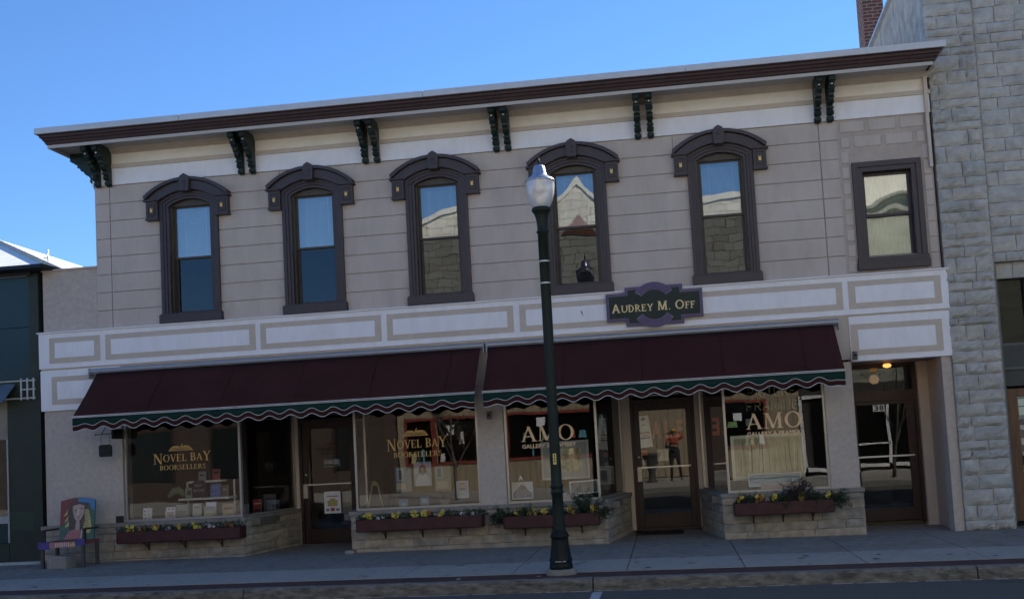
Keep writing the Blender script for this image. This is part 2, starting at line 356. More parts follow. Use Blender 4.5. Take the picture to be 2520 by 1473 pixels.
# crown: stepped, flaring profile, mitred round the left end
cp=[(.585,6.785),(.60,6.80),(.61,6.83),(.63,6.85),(.64,6.875),(.665,6.89),(.67,6.92),(.695,6.935),(.70,6.95)]
mb=MB(); n=len(cp)
V=[];F=[]
for d,z in cp: V+=[(-9.08-d,14.3,z),(-9.08-d,-d,z),(3.60+d,-d,z),(3.60+d,.1,z)]
for k in range(n-1):
    for j in range(3): F.append((k*4+j,k*4+j+1,k*4+4+j+1,k*4+4+j))
mb.add(V,F); mb.box(-9.7,4.2,-.6,0,6.82,6.825); mb.build('crown_moulding',MAROON,B)
mb=MB(); xs=[-9.80,-7.35,-3.4,.6,4.335]
for a,b in zip(xs[:-1],xs[1:]): mb.box(a+.003 if a>-9.8 else a,b-.003 if b<4.3 else b,-.72,-.40,6.942,7.038)
mb.box(-9.80,-9.4,-.4,14.4,6.95,7.03); mb.box(-9.4,4.32,-.40,.3,6.93,6.99); bevel(mb.build('metal_cap',GREYM,B),.004)
# ---- scrolled brackets
def bracket_poly(D=.50):
    # (projection, z) outline of a carved scroll bracket
    return [(0,6.80),(D,6.80),(D,6.745),(D-.02,6.72),(D-.015,6.68),(D-.05,6.655),(D-.09,6.66),(D-.10,6.62),(D-.15,6.60),(D-.14,6.56),(D-.19,6.545),(D-.205,6.50),
     (D-.25,6.49),(D-.265,6.455),(D-.30,6.42),(D-.35,6.395),(D-.375,6.35),(D-.36,6.31),(D-.385,6.275),(D-.42,6.26),(D-.43,6.21),(D-.455,6.175),(0,6.165)]
def bracket(xc,yb=-.03):
    P=bracket_poly(); wd=.047
    mb=MB(); poly=[(yb-p,z) for p,z in P]; mb.prism(poly,xc-wd+.008,xc+wd-.008,ax='x')
    for (p,z,r) in ((.42,6.72,.05),(.27,6.585,.042),(.16,6.45,.034),(.085,6.30,.036),(.05,6.215,.03)):
        v=[];n=12
        for sx in (-wd-.006,wd+.006):
            for i in range(n): a=2*math.pi*i/n; v.append((xc+sx,yb-p+r*math.cos(a),z+r*math.sin(a)))
        mb.add(v,[tuple(range(n)),tuple(reversed(range(n,2*n)))]+[(i,i+n,(i+1)%n+n,(i+1)%n) for i in range(n)])
    for (p,z) in ((.335,6.60),(.205,6.50),(.115,6.36)):
        mb.box(xc-wd-.004,xc+wd+.004,yb-p-.045,yb-p+.02,z-.012,z+.012)
    o=bevel(mb.build('bracket',GREEN,B),.004)
    nb=MB(); nb.lathe([(0,0),(.013,.003),(.014,.008),(.0,.018)],0,0,8)
    nb.v=[(xc+x,yb-.405-z,6.64+y) for x,y,z in nb.v]; nb.build('button',flat('pale_button',(.8,.78,.7)),o)
for a in (-9.10,-8.91,-6.61,-6.42,-4.53,-4.34,-2.40,-2.215,-.17,.025,2.555,2.74): bracket(a)
P=bracket_poly(.44); mb=MB(); mb.prism([(-9.22-p,z) for p,z in P],.03,.12); mb.prism([(-9.22-p*.9,z) for p,z in P],.022,.128)
mb.build('bracket',GREEN,B)
# ---- sign band with panels
def panel(mbw,mbt,x0,x1,z0,z1,yf,wx=.10,wz=.085):
    mbt.box(x0,x1,yf-.008,yf+.002,z0,z0+wz); mbt.box(x0,x1,yf-.008,yf+.002,z1-wz,z1); mbt.box(x0,x0+wx,yf-.008,yf+.002,z0+wz,z1-wz); mbt.box(x1-wx,x1,yf-.008,yf+.002,z0+wz,z1-wz)
    mbw.box(x0+wx,x1-wx,yf-.014,yf+.002,z0+wz,z1-wz)
Bn=thing  # noqa
mb=MB(); mt=MB(); mw=MB(); Y0=-.06
mb.box(-10.22,4.26,Y0,.26,3.215,3.80)
mb.box(-10.24,4.28,Y0-.03,.2,3.80,3.822)
ob=bevel(mb.build('sign_band',WHITE,B),.004)
for a,b in ((-10.03,-9.14),(-9.045,-6.48),(-6.395,-4.40),(-4.305,-2.275),(-2.18,2.73),(2.815,4.155)): mt=MB(); mw=MB(); panel(mw,mt,a,b,3.30,3.72,Y0); mt.build('panel_frame',TAN,ob); mw.build('panel',WHITE,ob)
mb=MB(); mb.box(-10.2,4.25,-.035,.24,3.185,3.215); mb.build('sign_band_reveal',TAN,B)
for q,p in (((-10.21,-8.82,-.045,.24,2.52,3.185),(-10.01,-8.9,2.62,3.08,-.045)),((2.79,4.25,-.045,.24,2.515,3.185),(2.81,4.13,2.60,3.07,-.045))):
    mb=MB(); mt=MB(); mw=MB(); mb.box(*q); panel(mw,mt,*p); ob=bevel(mb.build('lower_band',WHITE,B),.004); mt.build('panel_frame',TAN,ob); mw.build('panel',WHITE,ob)
mb=MB(); mb.box(-8.82,2.79,-.02,.24,2.55,3.185); mb.build('shop_lintel',WALL,B)
mb=MB(); mb.prism([(-1.22,3.545),(-1.205,3.56),(-1.195,3.53),(-1.185,3.47),(-1.20,3.50)],-.0765,-.0745); mb.build('rust_mark',flat('rust_brown',(.16,.09,.05)),B)
# ---- piers and base
mb=MB()
for bs in (((-10.18,-8.84,.0,.3,.58,2.52),(-10.18,-9.9,.3,13.7,-.2,3.69)),((-2.945,-2.535,-.01,.3,.58,2.55),),((2.365,2.79,.0,.3,.58,2.52),(2.55,2.80,.3,1.35,-.2,2.52)),((4.09,4.235,.0,.3,-.2,2.515),(4.14,4.235,.3,1.6,-.2,2.515))):
    mb=MB()
    for q in bs: mb.box(*q)
    bevel(mb.build('pier',WALL2,B),.005)
# rough edge where the pier was scribed against the stone
mb=MB(); z=0
while z<2.5: h=random.uniform(.08,.2); mb.box(4.235,4.235+random.uniform(.01,.04),.02,.3,z-.1,min(z-.1+h,2.51)); z+=h
mb.build('scribed_edge',WALL2,B)
def stone_wall(mb,p0,p1,z0,z1,rows,wmin=.3,wmax=.95,prot=.012,rng=None,cap=True,rough=.006,face=1,pil=0.0,nx=4,nz=3):
    """coursed blocks on the vertical plane from p0 to p1 (xy); outward normal is to the right of p0->p1"""
    rng=rng or random
    d=Vector((p1[0]-p0[0],p1[1]-p0[1])); L=d.length; d/=L; nrm=Vector((d.y,-d.x))
    def P(s,z,o): return (p0[0]+d.x*s+nrm.x*o,p0[1]+d.y*s+nrm.y*o,z)
    z=z0; ri=0
    while z<z1-.02:
        h=rows[ri%len(rows)] if rows else rng.uniform(.12,.26); h=min(h,z1-z)
        if z1-(z+h)<.05: h=z1-z
        s=0
        first=True
        while s<L-.01:
            wv=rng.uniform(wmin,wmax)*(.5 if first and rng.random()<.5 else 1); first=False
            if L-(s+wv)<wmin*.6: wv=L-s
            a,b,c,e=s+.004,s+wv-.004,z+.004,z+h-.004
            V=[];F=[]; pr=prot+rng.uniform(-.3,.5)*prot
            for j in range(nz+1):
                for i in range(nx+1):
                    u=i/nx; t=j/nz
                    edge=min(1,min(u,1-u)*nx)*min(1,min(t,1-t)*nz)
                    o=pr*(.35+.65*edge)+(pil*math.sin(math.pi*u)**.6*math.sin(math.pi*t)**.6 if pil else 0)+rng.uniform(-rough,rough)*(edge+.2)
                    wob=rough*.8
                    V.append(P(a+(b-a)*u+(rng.uniform(-wob,wob)),c+(e-c)*t+rng.uniform(-wob,wob),o))
            N=len(V)
            for j in range(nz):
                for i in range(nx): q=j*(nx+1)+i; F.append((q,q+1,q+nx+2,q+nx+1))
            ring=[i for i in range(nx+1)]+[j*(nx+1)+nx for j in range(1,nz+1)]+[nz*(nx+1)+i for i in range(nx-1,-1,-1)]+[j*(nx+1) for j in range(nz-1,0,-1)]
            ctr=[]
            for q in ring:
                x,y,zz=V[q]; u=(x-p0[0])*d.x+(y-p0[1])*d.y; ctr.append(P(u,zz,-.03))
            V+=ctr
            for k in range(len(ring)): F.append((ring[k],ring[(k+1)%len(ring)],N+(k+1)%len(ring),N+k))
            mb.add(V,F,rng.randrange(3)); s+=wv
        z+=h; ri+=1
rs=random.Random(3)
def base(p0,p1,rows=(.14,.13,.16,.12,.10),z1=.575,**k):
    stone_wall(sb,p0,p1,-.08,z1,rows,rng=rs,**k)
CAPM=mat('cap_stone',(.26,.24,.215),.9,var=.15,scale=9,bump=.6,bscale=60,grime=.3)
for runs,core,capp in (([((-10.24,-.03),(-6.80,-.03)),((-6.80,-.03),(-6.47,1.72))],[(-10.22,-.02),(-6.815,-.02),(-6.48,1.74),(-6.48,1.9),(-10.22,1.9)],[(-10.26,-.055),(-6.78,-.055),(-6.45,1.72),(-6.53,1.72),(-6.86,.15),(-10.2,.15)]),
    ([((-5.35,1.72),(-5.03,-.03)),((-5.03,-.03),(-1.0,-.03)),((-1.0,-.03),(-.69,1.72))],[(-5.02,-.02),(-1.015,-.02),(-.70,1.74),(-.70,1.9),(-5.33,1.9),(-5.33,1.74)],[(-5.06,-.055),(-.97,-.055),(-.66,1.72),(-.76,1.72),(-1.1,.15),(-4.93,.15),(-5.27,1.72),(-5.37,1.72)]),
    ([((.47,1.72),(.755,-.03)),((.755,-.03),(2.82,-.03)),((2.82,-.03),(2.82,.35))],[(.77,-.02),(2.81,-.02),(2.81,1.0),(.48,1.9),(.48,1.74)],[(.73,-.055),(2.84,-.055),(2.84,.32),(2.4,.32),(2.4,.15),(.86,.15),(.53,1.72),(.45,1.72)])):
    sb=MB()
    for a,b in runs: base(a,b)
    ob=sb.build('stone_base',[STONEB,STONEB2,STONEB3],B); mo=MB(); mo.prism(core,-.2,.57,ax='z'); mo.build('mortar_core',MORT,ob)
    cap=MB(); cap.prism(capp,.578,.645,ax='z'); bevel(cap.build('cap_stone',CAPM,ob),.006)
# display floors behind the glass, interior shell
mb=MB()
DSB=mat('display_shelf_board',(.16,.14,.11),.6,var=.1)
for a,b in ((-8.8,-6.6),(-5.2,-2.95),(-2.53,-.8),(.6,2.36)): mb=MB(); mb.box(a,b,.16,1.4,.5,.60); mb.build('display_floor',DSB,B)
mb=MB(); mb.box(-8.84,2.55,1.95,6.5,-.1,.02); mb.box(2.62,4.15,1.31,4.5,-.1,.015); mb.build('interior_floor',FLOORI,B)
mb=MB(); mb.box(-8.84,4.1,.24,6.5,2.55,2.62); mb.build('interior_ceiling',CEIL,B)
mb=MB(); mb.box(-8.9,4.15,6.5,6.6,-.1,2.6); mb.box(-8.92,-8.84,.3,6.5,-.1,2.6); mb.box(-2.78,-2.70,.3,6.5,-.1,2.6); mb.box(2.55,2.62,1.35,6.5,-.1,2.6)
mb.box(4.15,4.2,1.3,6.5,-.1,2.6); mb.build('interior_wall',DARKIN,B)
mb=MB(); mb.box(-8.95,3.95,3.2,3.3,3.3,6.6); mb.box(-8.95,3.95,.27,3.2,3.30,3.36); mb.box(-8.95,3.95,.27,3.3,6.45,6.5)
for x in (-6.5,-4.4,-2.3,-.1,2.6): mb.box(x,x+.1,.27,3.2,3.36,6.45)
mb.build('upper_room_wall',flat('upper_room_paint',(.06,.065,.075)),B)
# bookcases of the bookshop, dark and barely seen
mb=MB(); cols=[]
for X in (-8.3,-7.1,-5.9,-4.6,-3.9):
    mb.box(X,X+.95,5.9,6.45,0,2.1)
mb.build('bookcase',flat('bookcase_wood',(.07,.045,.03)),B)

# ---- arched windows
def arc(hw,zs,rise,n=18,xc=0):
    Rr=(hw*hw+rise*rise)/(2*rise); cz=zs+rise-Rr; a0=math.asin(min(1,hw/Rr))
    return [(xc+Rr*math.sin(-a0+2*a0*i/n),cz+Rr*math.cos(-a0+2*a0*i/n)) for i in range(n+1)]
def arched_window(xc,first):
    mb=MB()
    # stepped casing: outer leaf, inner leaf, each as jambs and an arched head
    for hw0,hw1,z0,z1,r0,r1,yf in ((.50,.445,5.84,5.815,.155,.135,-.055),(.445,.40,5.815,5.79,.135,.12,-.04),(.40,.355,5.79,5.765,.12,.105,-.02)):
        for s in (-1,1): mb.box(xc+min(s*hw0,s*hw1),xc+max(s*hw0,s*hw1),yf,.15,3.97,z1 if False else 5.765)
        A=[(xc-hw0,5.765)]+arc(hw0,z0,r0,xc=xc)+[(xc+hw0,5.765)]; Bq=[(xc-hw1,5.765)]+arc(hw1,z1,r1,xc=xc)+[(xc+hw1,5.765)]
        mb.band(A,Bq,yf,.15)
    win=bevel(mb.build('arched_window',BROWN,B),.003)
    mb=MB(); A=arc(.72,5.925,.275,xc=xc); Bq=arc(.70,5.865,.285,xc=xc); 
    mb.band(A,Bq,-.17,.0)                                   # crown of the hood
    H0=arc(.69,5.86,.285,xc=xc,n=18); 
    H1=[(xc-.69,5.84)]+[(xc-.60,5.84)]+arc(.50,5.84,.16,n=14,xc=xc)+[(xc+.60,5.84)]+[(xc+.69,5.84)]
    H1=[(H0[i][0],5.84 if abs(H0[i][0]-xc)>=.5 else 5.84+.16-( ( (H0[i][0]-xc)/.5)**2)*.16) for i in range(len(H0))]
    mb.band(H0,H1,-.12,.0)
    mb.box(xc-.735,xc-.50,-.14,0,5.845,5.87) if False else None
    for s in (-1,1):
        a,b=sorted((xc+s*.70,xc+s*.503)); mb.box(a,b,-.11,0,5.56,5.845); mb.box(a-.012,b+.012,-.125,0,5.535,5.562)
        a2,b2=sorted((xc+s*.735,xc+s*.503)); mb.box(a2,b2,-.15,0,5.845,5.872)
        a3,b3=sorted((xc+s*.665,xc+s*.54)); 
        for q in ((a3,b3,5.60,5.615),(a3,b3,5.79,5.805),(a3,a3+.015,5.615,5.79),(b3-.015,b3,5.615,5.79)): mb.box(q[0],q[1],-.125,-.11,q[2],q[3])
    bevel(mb.build('window_hood',BROWN,win),.003)
    mb=MB(); mb.prism([(xc-.075,5.96),(xc+.075,5.96),(xc+.09,6.17),(xc+.06,6.215),(xc,6.25),(xc-.06,6.215),(xc-.09,6.17)],-.19,0)
    mb.prism([(xc-.03,6.13),(xc+.03,6.13),(xc,6.09)],-.205,-.19); mb.prism([(xc-.025,6.03),(xc+.025,6.03),(xc+.035,6.08),(xc-.035,6.08)],-.2,-.19)
    bevel(mb.build('keystone',BROWN,win),.004)
    for s in (-1,1):
        x=xc+s*.60; g=MB(); g.prism([(x-.019,5.66),(x+.019,5.66),(x+.019,5.735),(x,5.708),(x-.019,5.735)],-.128,-.11); g.build('gold_ornament',GOLD,win)
    mb=MB(); mb.box(xc-.53,xc+.53,-.10,.12,3.825,3.965); mb.box(xc-.515,xc+.515,-.085,.13,3.965,3.985); bevel(mb.build('window_sill',BROWN,win),.004)
    # frame, arched infill above the flat sash
    mb=MB(); 
    for s in (-1,1): a,b=sorted((xc+s*.355,xc+s*.325)); mb.box(a,b,.05,.20,3.985,5.77)
    mb.band([(x,z) for x,z in arc(.352,5.765,.10,xc=xc)],[(x,5.765) for x,z in arc(.352,5.765,.10,xc=xc)],.06,.18)
    mb.box(xc-.325,xc+.325,.05,.20,3.985,4.0); mb.build('window_frame',SASH,win)
    zm=4.905
    for nm,z0,z1,y in (('upper_sash',zm-.01,5.765,.12),('lower_sash',4.0,zm+.02,.155)):
        mb=MB(); t=.035
        mb.box(xc-.325,xc-.325+t,y,y+.03,z0,z1); mb.box(xc+.325-t,xc+.325,y,y+.03,z0,z1); mb.box(xc-.29,xc+.29,y,y+.03,z0,z0+t); mb.box(xc-.29,xc+.29,y,y+.03,z1-t*.6,z1)
        mb.build(nm,BROWN if nm=='lower_sash' else SASH,win)
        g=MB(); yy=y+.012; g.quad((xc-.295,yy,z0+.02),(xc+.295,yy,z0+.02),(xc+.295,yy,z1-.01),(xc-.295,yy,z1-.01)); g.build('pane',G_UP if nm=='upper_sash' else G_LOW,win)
    mb=MB(); z=5.74; zb=4.90
    while z>zb:
        mb.add([(xc-.31,.20,z-.002),(xc+.31,.20,z-.002),(xc+.31,.222,z+.012),(xc-.31,.222,z+.012)],[(0,1,2,3)]); z-=.0165
    for s in (-.17,.19): mb.box(xc+s,xc+s+.004,.196,.199,zb,5.76)
    mb.box(xc-.31,xc+.31,.195,.22,zb-.02,zb)
    mb.build('blind',BLIND,win)
    return win
for i,c in enumerate(WC): arched_window(c,i==0)
# square window
mb=MB()
for a,b,c,d,yf in ((3.01,3.09,3.985,5.52,-.05),(3.09,3.16,3.985,5.44,-.03)):
    w_=b-a; X1=7.03-a; X0=7.03-b
    mb.box(a,b,yf,.15,c,d); mb.box(X0,X1,yf,.15,c,d); mb.box(b,X0,yf,.15,d-w_,d)
win6=bevel(mb.build('square_window',BROWN,B),.003)
mb=MB(); mb.box(2.99,4.04,-.09,.12,3.87,3.985); mb.box(3.0,4.03,-.075,.12,3.985,4.06) ; bevel(mb.build('window_sill',BROWN,win6),.004)
for nm,z0,z1,y in (('upper_sash',4.70,5.36,.10),('lower_sash',4.07,4.73,.135)):
    mb=MB(); t=.04; mb.box(3.165,3.165+t,y,y+.03,z0,z1); mb.box(3.865-t,3.865,y,y+.03,z0,z1); mb.box(3.2,3.83,y,y+.03,z0,z0+t); mb.box(3.2,3.83,y,y+.03,z1-t,z1); mb.build(nm,BROWN,win6)
    g=MB(); yy=y+.012; g.quad((3.195,yy,z0+.02),(3.835,yy,z0+.02),(3.835,yy,z1-.01),(3.195,yy,z1-.01)); g.build('pane',glass_mat('old_wavy_glass',.26,wav=.05,wscale=1.3,tint=(.8,.85,.8)),win6)
mb=MB(); 
for k in range(24):
    x=3.18+k*.029; mb.add([(x,.20+.012*(k%2),4.05),(x+.029,.20+.012*((k+1)%2),4.05),(x+.029,.20+.012*((k+1)%2),5.36),(x,.20+.012*(k%2),5.36)],[(0,1,2,3)])
mb.build('curtain',flat('pale_curtain',(.5,.5,.44)),win6)
mb=MB(); mb.box(4.135,4.185,-.09,-.04,5.35,6.735); mb.box(4.13,4.19,-.035,.0,5.5,5.53); bevel(mb.build('downpipe',TAN,B),.006)

# ---- shopfront glazing
def display_window(x0,x1,left=None,right=None,name='display_window'):
    """front sheet x0..x1; left/right give the far end (x,y) of a splayed return pane"""
    mb=MB(); y=.07; z0,z1=.645,2.55
    mb.box(x0,x1,y-.03,y+.03,z0,z0+.035); mb.box(x0,x1,y-.03,y+.03,z1-.03,z1)
    for x in (x0,x1): mb.box(x-.018,x+.018,y-.035,y+.035,z0,z1)
    for side,xe in ((left,x0),(right,x1)):
        if side:
            ax,ay=xe,y+.03; bx,by=side; dx,dy=bx-ax,by-ay; L=math.hypot(dx,dy); ux,uy=dx/L,dy/L; nx,ny=-uy*.015,ux*.015
            for a,b,c,d in ((0,L,z0,z0+.03),(0,L,z1-.03,z1),(L-.03,L,z0,z1)):
                mb.prism([(ax+ux*a+nx,ay+uy*a+ny),(ax+ux*b+nx,ay+uy*b+ny),(ax+ux*b-nx,ay+uy*b-ny),(ax+ux*a-nx,ay+uy*a-ny)],c,d,ax='z')
    wn=mb.build(name,ALU,B)
    g=MB(); g.quad((x0,y,z0+.02),(x1,y,z0+.02),(x1,y,z1),(x0,y,z1)); g.build('pane',G_SHOP,wn)
    for side,xe in ((left,x0),(right,x1)):
        if side: g=MB(); g.quad((xe,y+.03,z0+.02),(side[0],side[1],z0+.02),(side[0],side[1],z1),(xe,y+.03,z1)); g.build('pane',G_SHOP,wn)
    return wn
W1=display_window(-8.81,-6.86,right=(-6.55,1.66)); W2=display_window(-4.94,-2.965,left=(-5.26,1.66)); W3=display_window(-2.51,-1.10,right=(-.79,1.66)); W4=display_window(.865,2.35,left=(.55,1.66))
def door_leaf(x0,x1,y,z0,z1,stile=.10,top=.12,bot=.24,lab=None,transom=None,jl=.12,jr=.12,jm=None):
    mb=MB(); mb.box(x0,x0+stile,y,y+.045,z0,z1); mb.box(x1-stile,x1,y,y+.045,z0,z1); mb.box(x0+stile,x1-stile,y,y+.045,z1-top,z1); mb.box(x0+stile,x1-stile,y,y+.045,z0,z0+bot)
    d=bevel(mb.build('door',DOORW,B),.005)
    if lab: d['label']=lab
    g=MB(); yy=y+.02; g.quad((x0+stile,yy,z0+bot),(x1-stile,yy,z0+bot),(x1-stile,yy,z1-top),(x0+stile,yy,z1-top)); g.build('pane',G_SHOP,d)
    mb=MB(); zb=1.03; mb.box(x0+.05,x1-.06,y-.075,y-.055,zb,zb+.028); mb.box(x0+.05,x0+.075,y-.075,y,zb-.002,zb+.03); mb.box(x1-.085,x1-.06,y-.075,y,zb-.002,zb+.03)
    bevel(mb.build('push_bar',STEEL,d),.004)
    mb=MB(); mb.box(x0+.02,x0+.10,y-.085,y-.006,zb-.22,zb+.03); bevel(mb.build('handle_plate',mat('pale_lock_case',(.55,.48,.38),.45,bump=0,metal=.3),d),.006)
    mb=MB(); mb.lathe([(.0,0),(.02,.0),(.022,.01),(.008,.016),(0,.016)],0,0,12); mb.v=[(x0+.055+a,y-c-.001,1.22+b) for a,b,c in mb.v]; mb.build('lock',STEEL,d)
    return d
def door_frame(x0,x1,y,z1,jamb,ztop=2.55):
    mb=MB(); mb.box(x0-.05,x0,y-.03,y+.08,0,ztop); mb.box(x1,x1+.05,y-.03,y+.08,0,ztop); mb.box(x0,x1,y-.03,y+.08,z1,z1+.06); mb.box(x0,x1,y-.03,y+.08,ztop-.05,ztop); mb.box(x0,x1,y-.03,y+.08,-.05,.03)
    f=mb.build('door_frame',DOORW,B)
    g=MB(); g.quad((x0,y+.03,z1+.06),(x1,y+.03,z1+.06),(x1,y+.03,ztop-.05),(x0,y+.03,ztop-.05)); g.build('transom_pane',G_SHOP,f)
    if jamb:
        m2=MB()
        for a,b in jamb: m2.box(a,b,y-.06,y+.1,0,ztop)
        m2.build('door_jamb',TAN,f)
D1=door_leaf(-6.42,-5.46,1.72,.03,2.13,top=.11); door_frame(-6.42,-5.46,1.72,2.13,[(-6.58,-6.47),(-5.41,-5.26)])
D2=door_leaf(-.575,.41,1.76,.03,2.13,top=.13); door_frame(-.575,.41,1.76,2.13,[(-.79,-.625),(.46,.60)])
D3=door_leaf(2.90,3.93,1.22,.02,1.93,stile=.13,top=.06,bot=.20); 
mb=MB(); mb.box(2.82,2.90,1.19,1.30,0,2.52); mb.box(3.93,3.985,1.19,1.30,0,2.52); mb.box(2.90,3.93,1.19,1.30,1.93,2.09); mb.box(2.9,3.93,1.19,1.3,2.47,2.52)
f3=mb.build('door_frame',DOORW,B); g=MB(); g.quad((2.9,1.25,2.09),(3.93,1.25,2.09),(3.93,1.25,2.47),(2.9,1.25,2.47)); g.build('transom_pane',G_SHOP,f3)
mb=MB(); mb.box(3.985,4.14,1.10,1.35,-.1,2.52); mb.build('door_jamb',TAN,f3)
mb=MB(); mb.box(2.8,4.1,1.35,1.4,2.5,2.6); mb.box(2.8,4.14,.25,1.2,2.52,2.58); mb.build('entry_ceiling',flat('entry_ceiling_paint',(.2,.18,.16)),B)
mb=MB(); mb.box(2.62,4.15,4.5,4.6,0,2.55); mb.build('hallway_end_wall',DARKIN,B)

# ================================================================ LETTERING
def ring(cx,cy,rx,ry,a0,a1,w,t,n=20):
    q=[]
    for i in range(n):
        A=[R(a0+(a1-a0)*k/n) for k in (i,i+1)]
        q.append([(cx+rx*math.cos(A[0]),cy+ry*math.sin(A[0])),(cx+rx*math.cos(A[1]),cy+ry*math.sin(A[1])),(cx+(rx-w)*math.cos(A[1]),cy+(ry-t)*math.sin(A[1])),(cx+(rx-w)*math.cos(A[0]),cy+(ry-t)*math.sin(A[0]))])
    return q
def bar(x0,x1,y,t): return [(x0,y),(x1,y),(x1,y+t),(x0,y+t)]
def dg(x0,y0,x1,y1,w): return [(x0-w/2,y0),(x0+w/2,y0),(x1+w/2,y1),(x1-w/2,y1)]
def glyph(ch,W=.17,T=.055,S=.045):
    """serif capital of height 1: list of quads and its advance"""
    P=[]
    def stem(x): P.append([(x,0),(x+W,0),(x+W,1),(x,1)])
    def sf(x0,x1,y): P.append(bar(x0,x1,y,S))
    if ch=='A':
        P+= [dg(.07,0,.42,1,T*1.5),dg(.74,0,.40,1,W),bar(.2,.62,.3,T)]; sf(-.03,.2,0); sf(.58,.9,0); return P,.9
    if ch=='B':
        stem(.08); P+=ring(.32,.755,.30,.245,-90,90,W*.95,T); P+=ring(.34,.27,.34,.27,-90,90,W,T); P+= [bar(.08,.34,.945,T),bar(.08,.34,.49,T),bar(.08,.34,0,T)]; sf(0,.1,.955); sf(0,.1,0); return P,.74
    if ch=='D':
        stem(.08); P+=ring(.36,.5,.42,.5,-90,90,W,T); P+= [bar(.08,.37,.945,T),bar(.08,.37,0,T)]; sf(0,.1,.955); sf(0,.1,0); return P,.86
    if ch in 'EF':
        stem(.08); P+= [bar(.08,.6,1-T,T),bar(.08,.48,.49,T)]; P+= [[(.56,.76),(.61,.76),(.62,1),(.54,1)],[(.45,.40),(.49,.40),(.49,.63),(.45,.63)]]
        sf(0,.1,.955); 
        if ch=='E': P+= [bar(.08,.63,0,T),[(.59,.0),(.65,.0),(.69,.27),(.64,.27)]]; sf(0,.1,0); return P,.74
        sf(0,.36,0); return P,.68
    if ch=='G':
        P+=ring(.45,.5,.45,.5,40,345,W,T,28); P+=[[(.68,.05),(.84,.05),(.84,.42),(.68,.42)]]; sf(.58,.92,.42); return P,.95
    if ch=='K':
        stem(.08); P+= [dg(.25,.42,.66,1,T*1.6),dg(.76,0,.36,.58,W)]; sf(0,.33,0); sf(0,.33,.955); sf(.54,.82,.955); sf(.6,.9,0); return P,.88
    if ch=='L':
        stem(.08); P+= [bar(.08,.6,0,T),[(.56,0),(.62,0),(.66,.28),(.61,.28)]]; sf(0,.33,.955); sf(0,.1,0); return P,.7
    if ch=='M':
        P+= [dg(.12,0,.15,1,T*1.0),dg(.51,.02,.2,1,W),dg(.51,.02,.86,1,T*1.4)]; P.append([(.80,0),(.80+W,0),(.78+W,1),(.78,1)]); sf(0,.25,0); sf(.02,.22,.955); sf(.72,1.06,0); sf(.84,1.04,.955); return P,1.1
    if ch=='N':
        P+= [[(.12,0),(.12+T*1.3,0),(.12+T*1.3,1),(.12,1)],dg(.78,0,.18,1,W*1.1),[(.76,0),(.76+T*1.3,0),(.76+T*1.3,1),(.76,1)]]; sf(0,.28,0); sf(.0,.2,.955); sf(.66,.94,.955); return P,.96
    if ch=='O': return ring(.47,.5,.47,.52,0,360,W,T,36),.98
    if ch=='R':
        stem(.08); P+=ring(.34,.74,.32,.26,-90,90,W,T); P+= [bar(.08,.36,.945,T),bar(.08,.36,.48,T),dg(.74,0,.38,.5,W)]; sf(0,.33,0); sf(0,.1,.955); sf(.7,.88,0); return P,.86
    if ch=='S':
        P+=ring(.32,.745,.27,.265,35,270,W*.75,T*1.2,16); P+=ring(.31,.25,.29,.27,-145,90,W*.8,T*1.2,16); P+= [[(.5,.72),(.55,.72),(.55,.98),(.52,.98)],[(.04,.02),(.07,.02),(.08,.3),(.04,.3)]]; return P,.66
    if ch=='U':
        P+= [[(.1,.3),(.1+W,.3),(.1+W,1),(.1,1)],[(.76,.3),(.76+T*1.3,.3),(.76+T*1.3,1),(.76,1)]]; P+=ring(.465,.32,.365,.34,180,360,W*.75,T*1.3,18); sf(0,.36,.955); sf(.66,.93,.955); return P,.95
    if ch=='V':
        P+= [dg(.44,0,.14,1,W),dg(.44,0,.76,1,T*1.4)]; sf(0,.34,.955); sf(.64,.9,.955); return P,.88
    if ch=='Y':
        P+= [[(.34,0),(.34+W,0),(.34+W,.5),(.34,.5)],dg(.43,.45,.12,1,W),dg(.43,.45,.74,1,T*1.4)]; sf(.26,.6,0); sf(0,.3,.955); sf(.62,.88,.955); return P,.84
    if ch=='.': return [[(.06,0),(.2,0),(.2,.15),(.06,.15)]],.3
    return [],.42
def serif_text(items,x0,x1,y,mt,parent,name='lettering',**kw):
    """items: (char, baseline z, height); fitted between x0 and x1"""
    tot=sum(glyph(c,**kw)[1]*h for c,z,h in items); gap=.06; tot+=sum(h*gap for c,z,h in items)
    k=(x1-x0)/tot; x=x0; mb=MB(); e=0
    for c,z,h in items:
        if c==' ' and mb.v: mb.build(name,mt,parent); mb=MB()
        P,adv=glyph(c,**kw)
        for q in P:
            e+=1; yy=y-(e%23)*.00012
            mb.add([(x+p[0]*h*k,yy,z+p[1]*h) for p in q],[(0,1,2,3)])
        x+=(adv+gap)*h*k
    return mb.build(name,mt,parent)
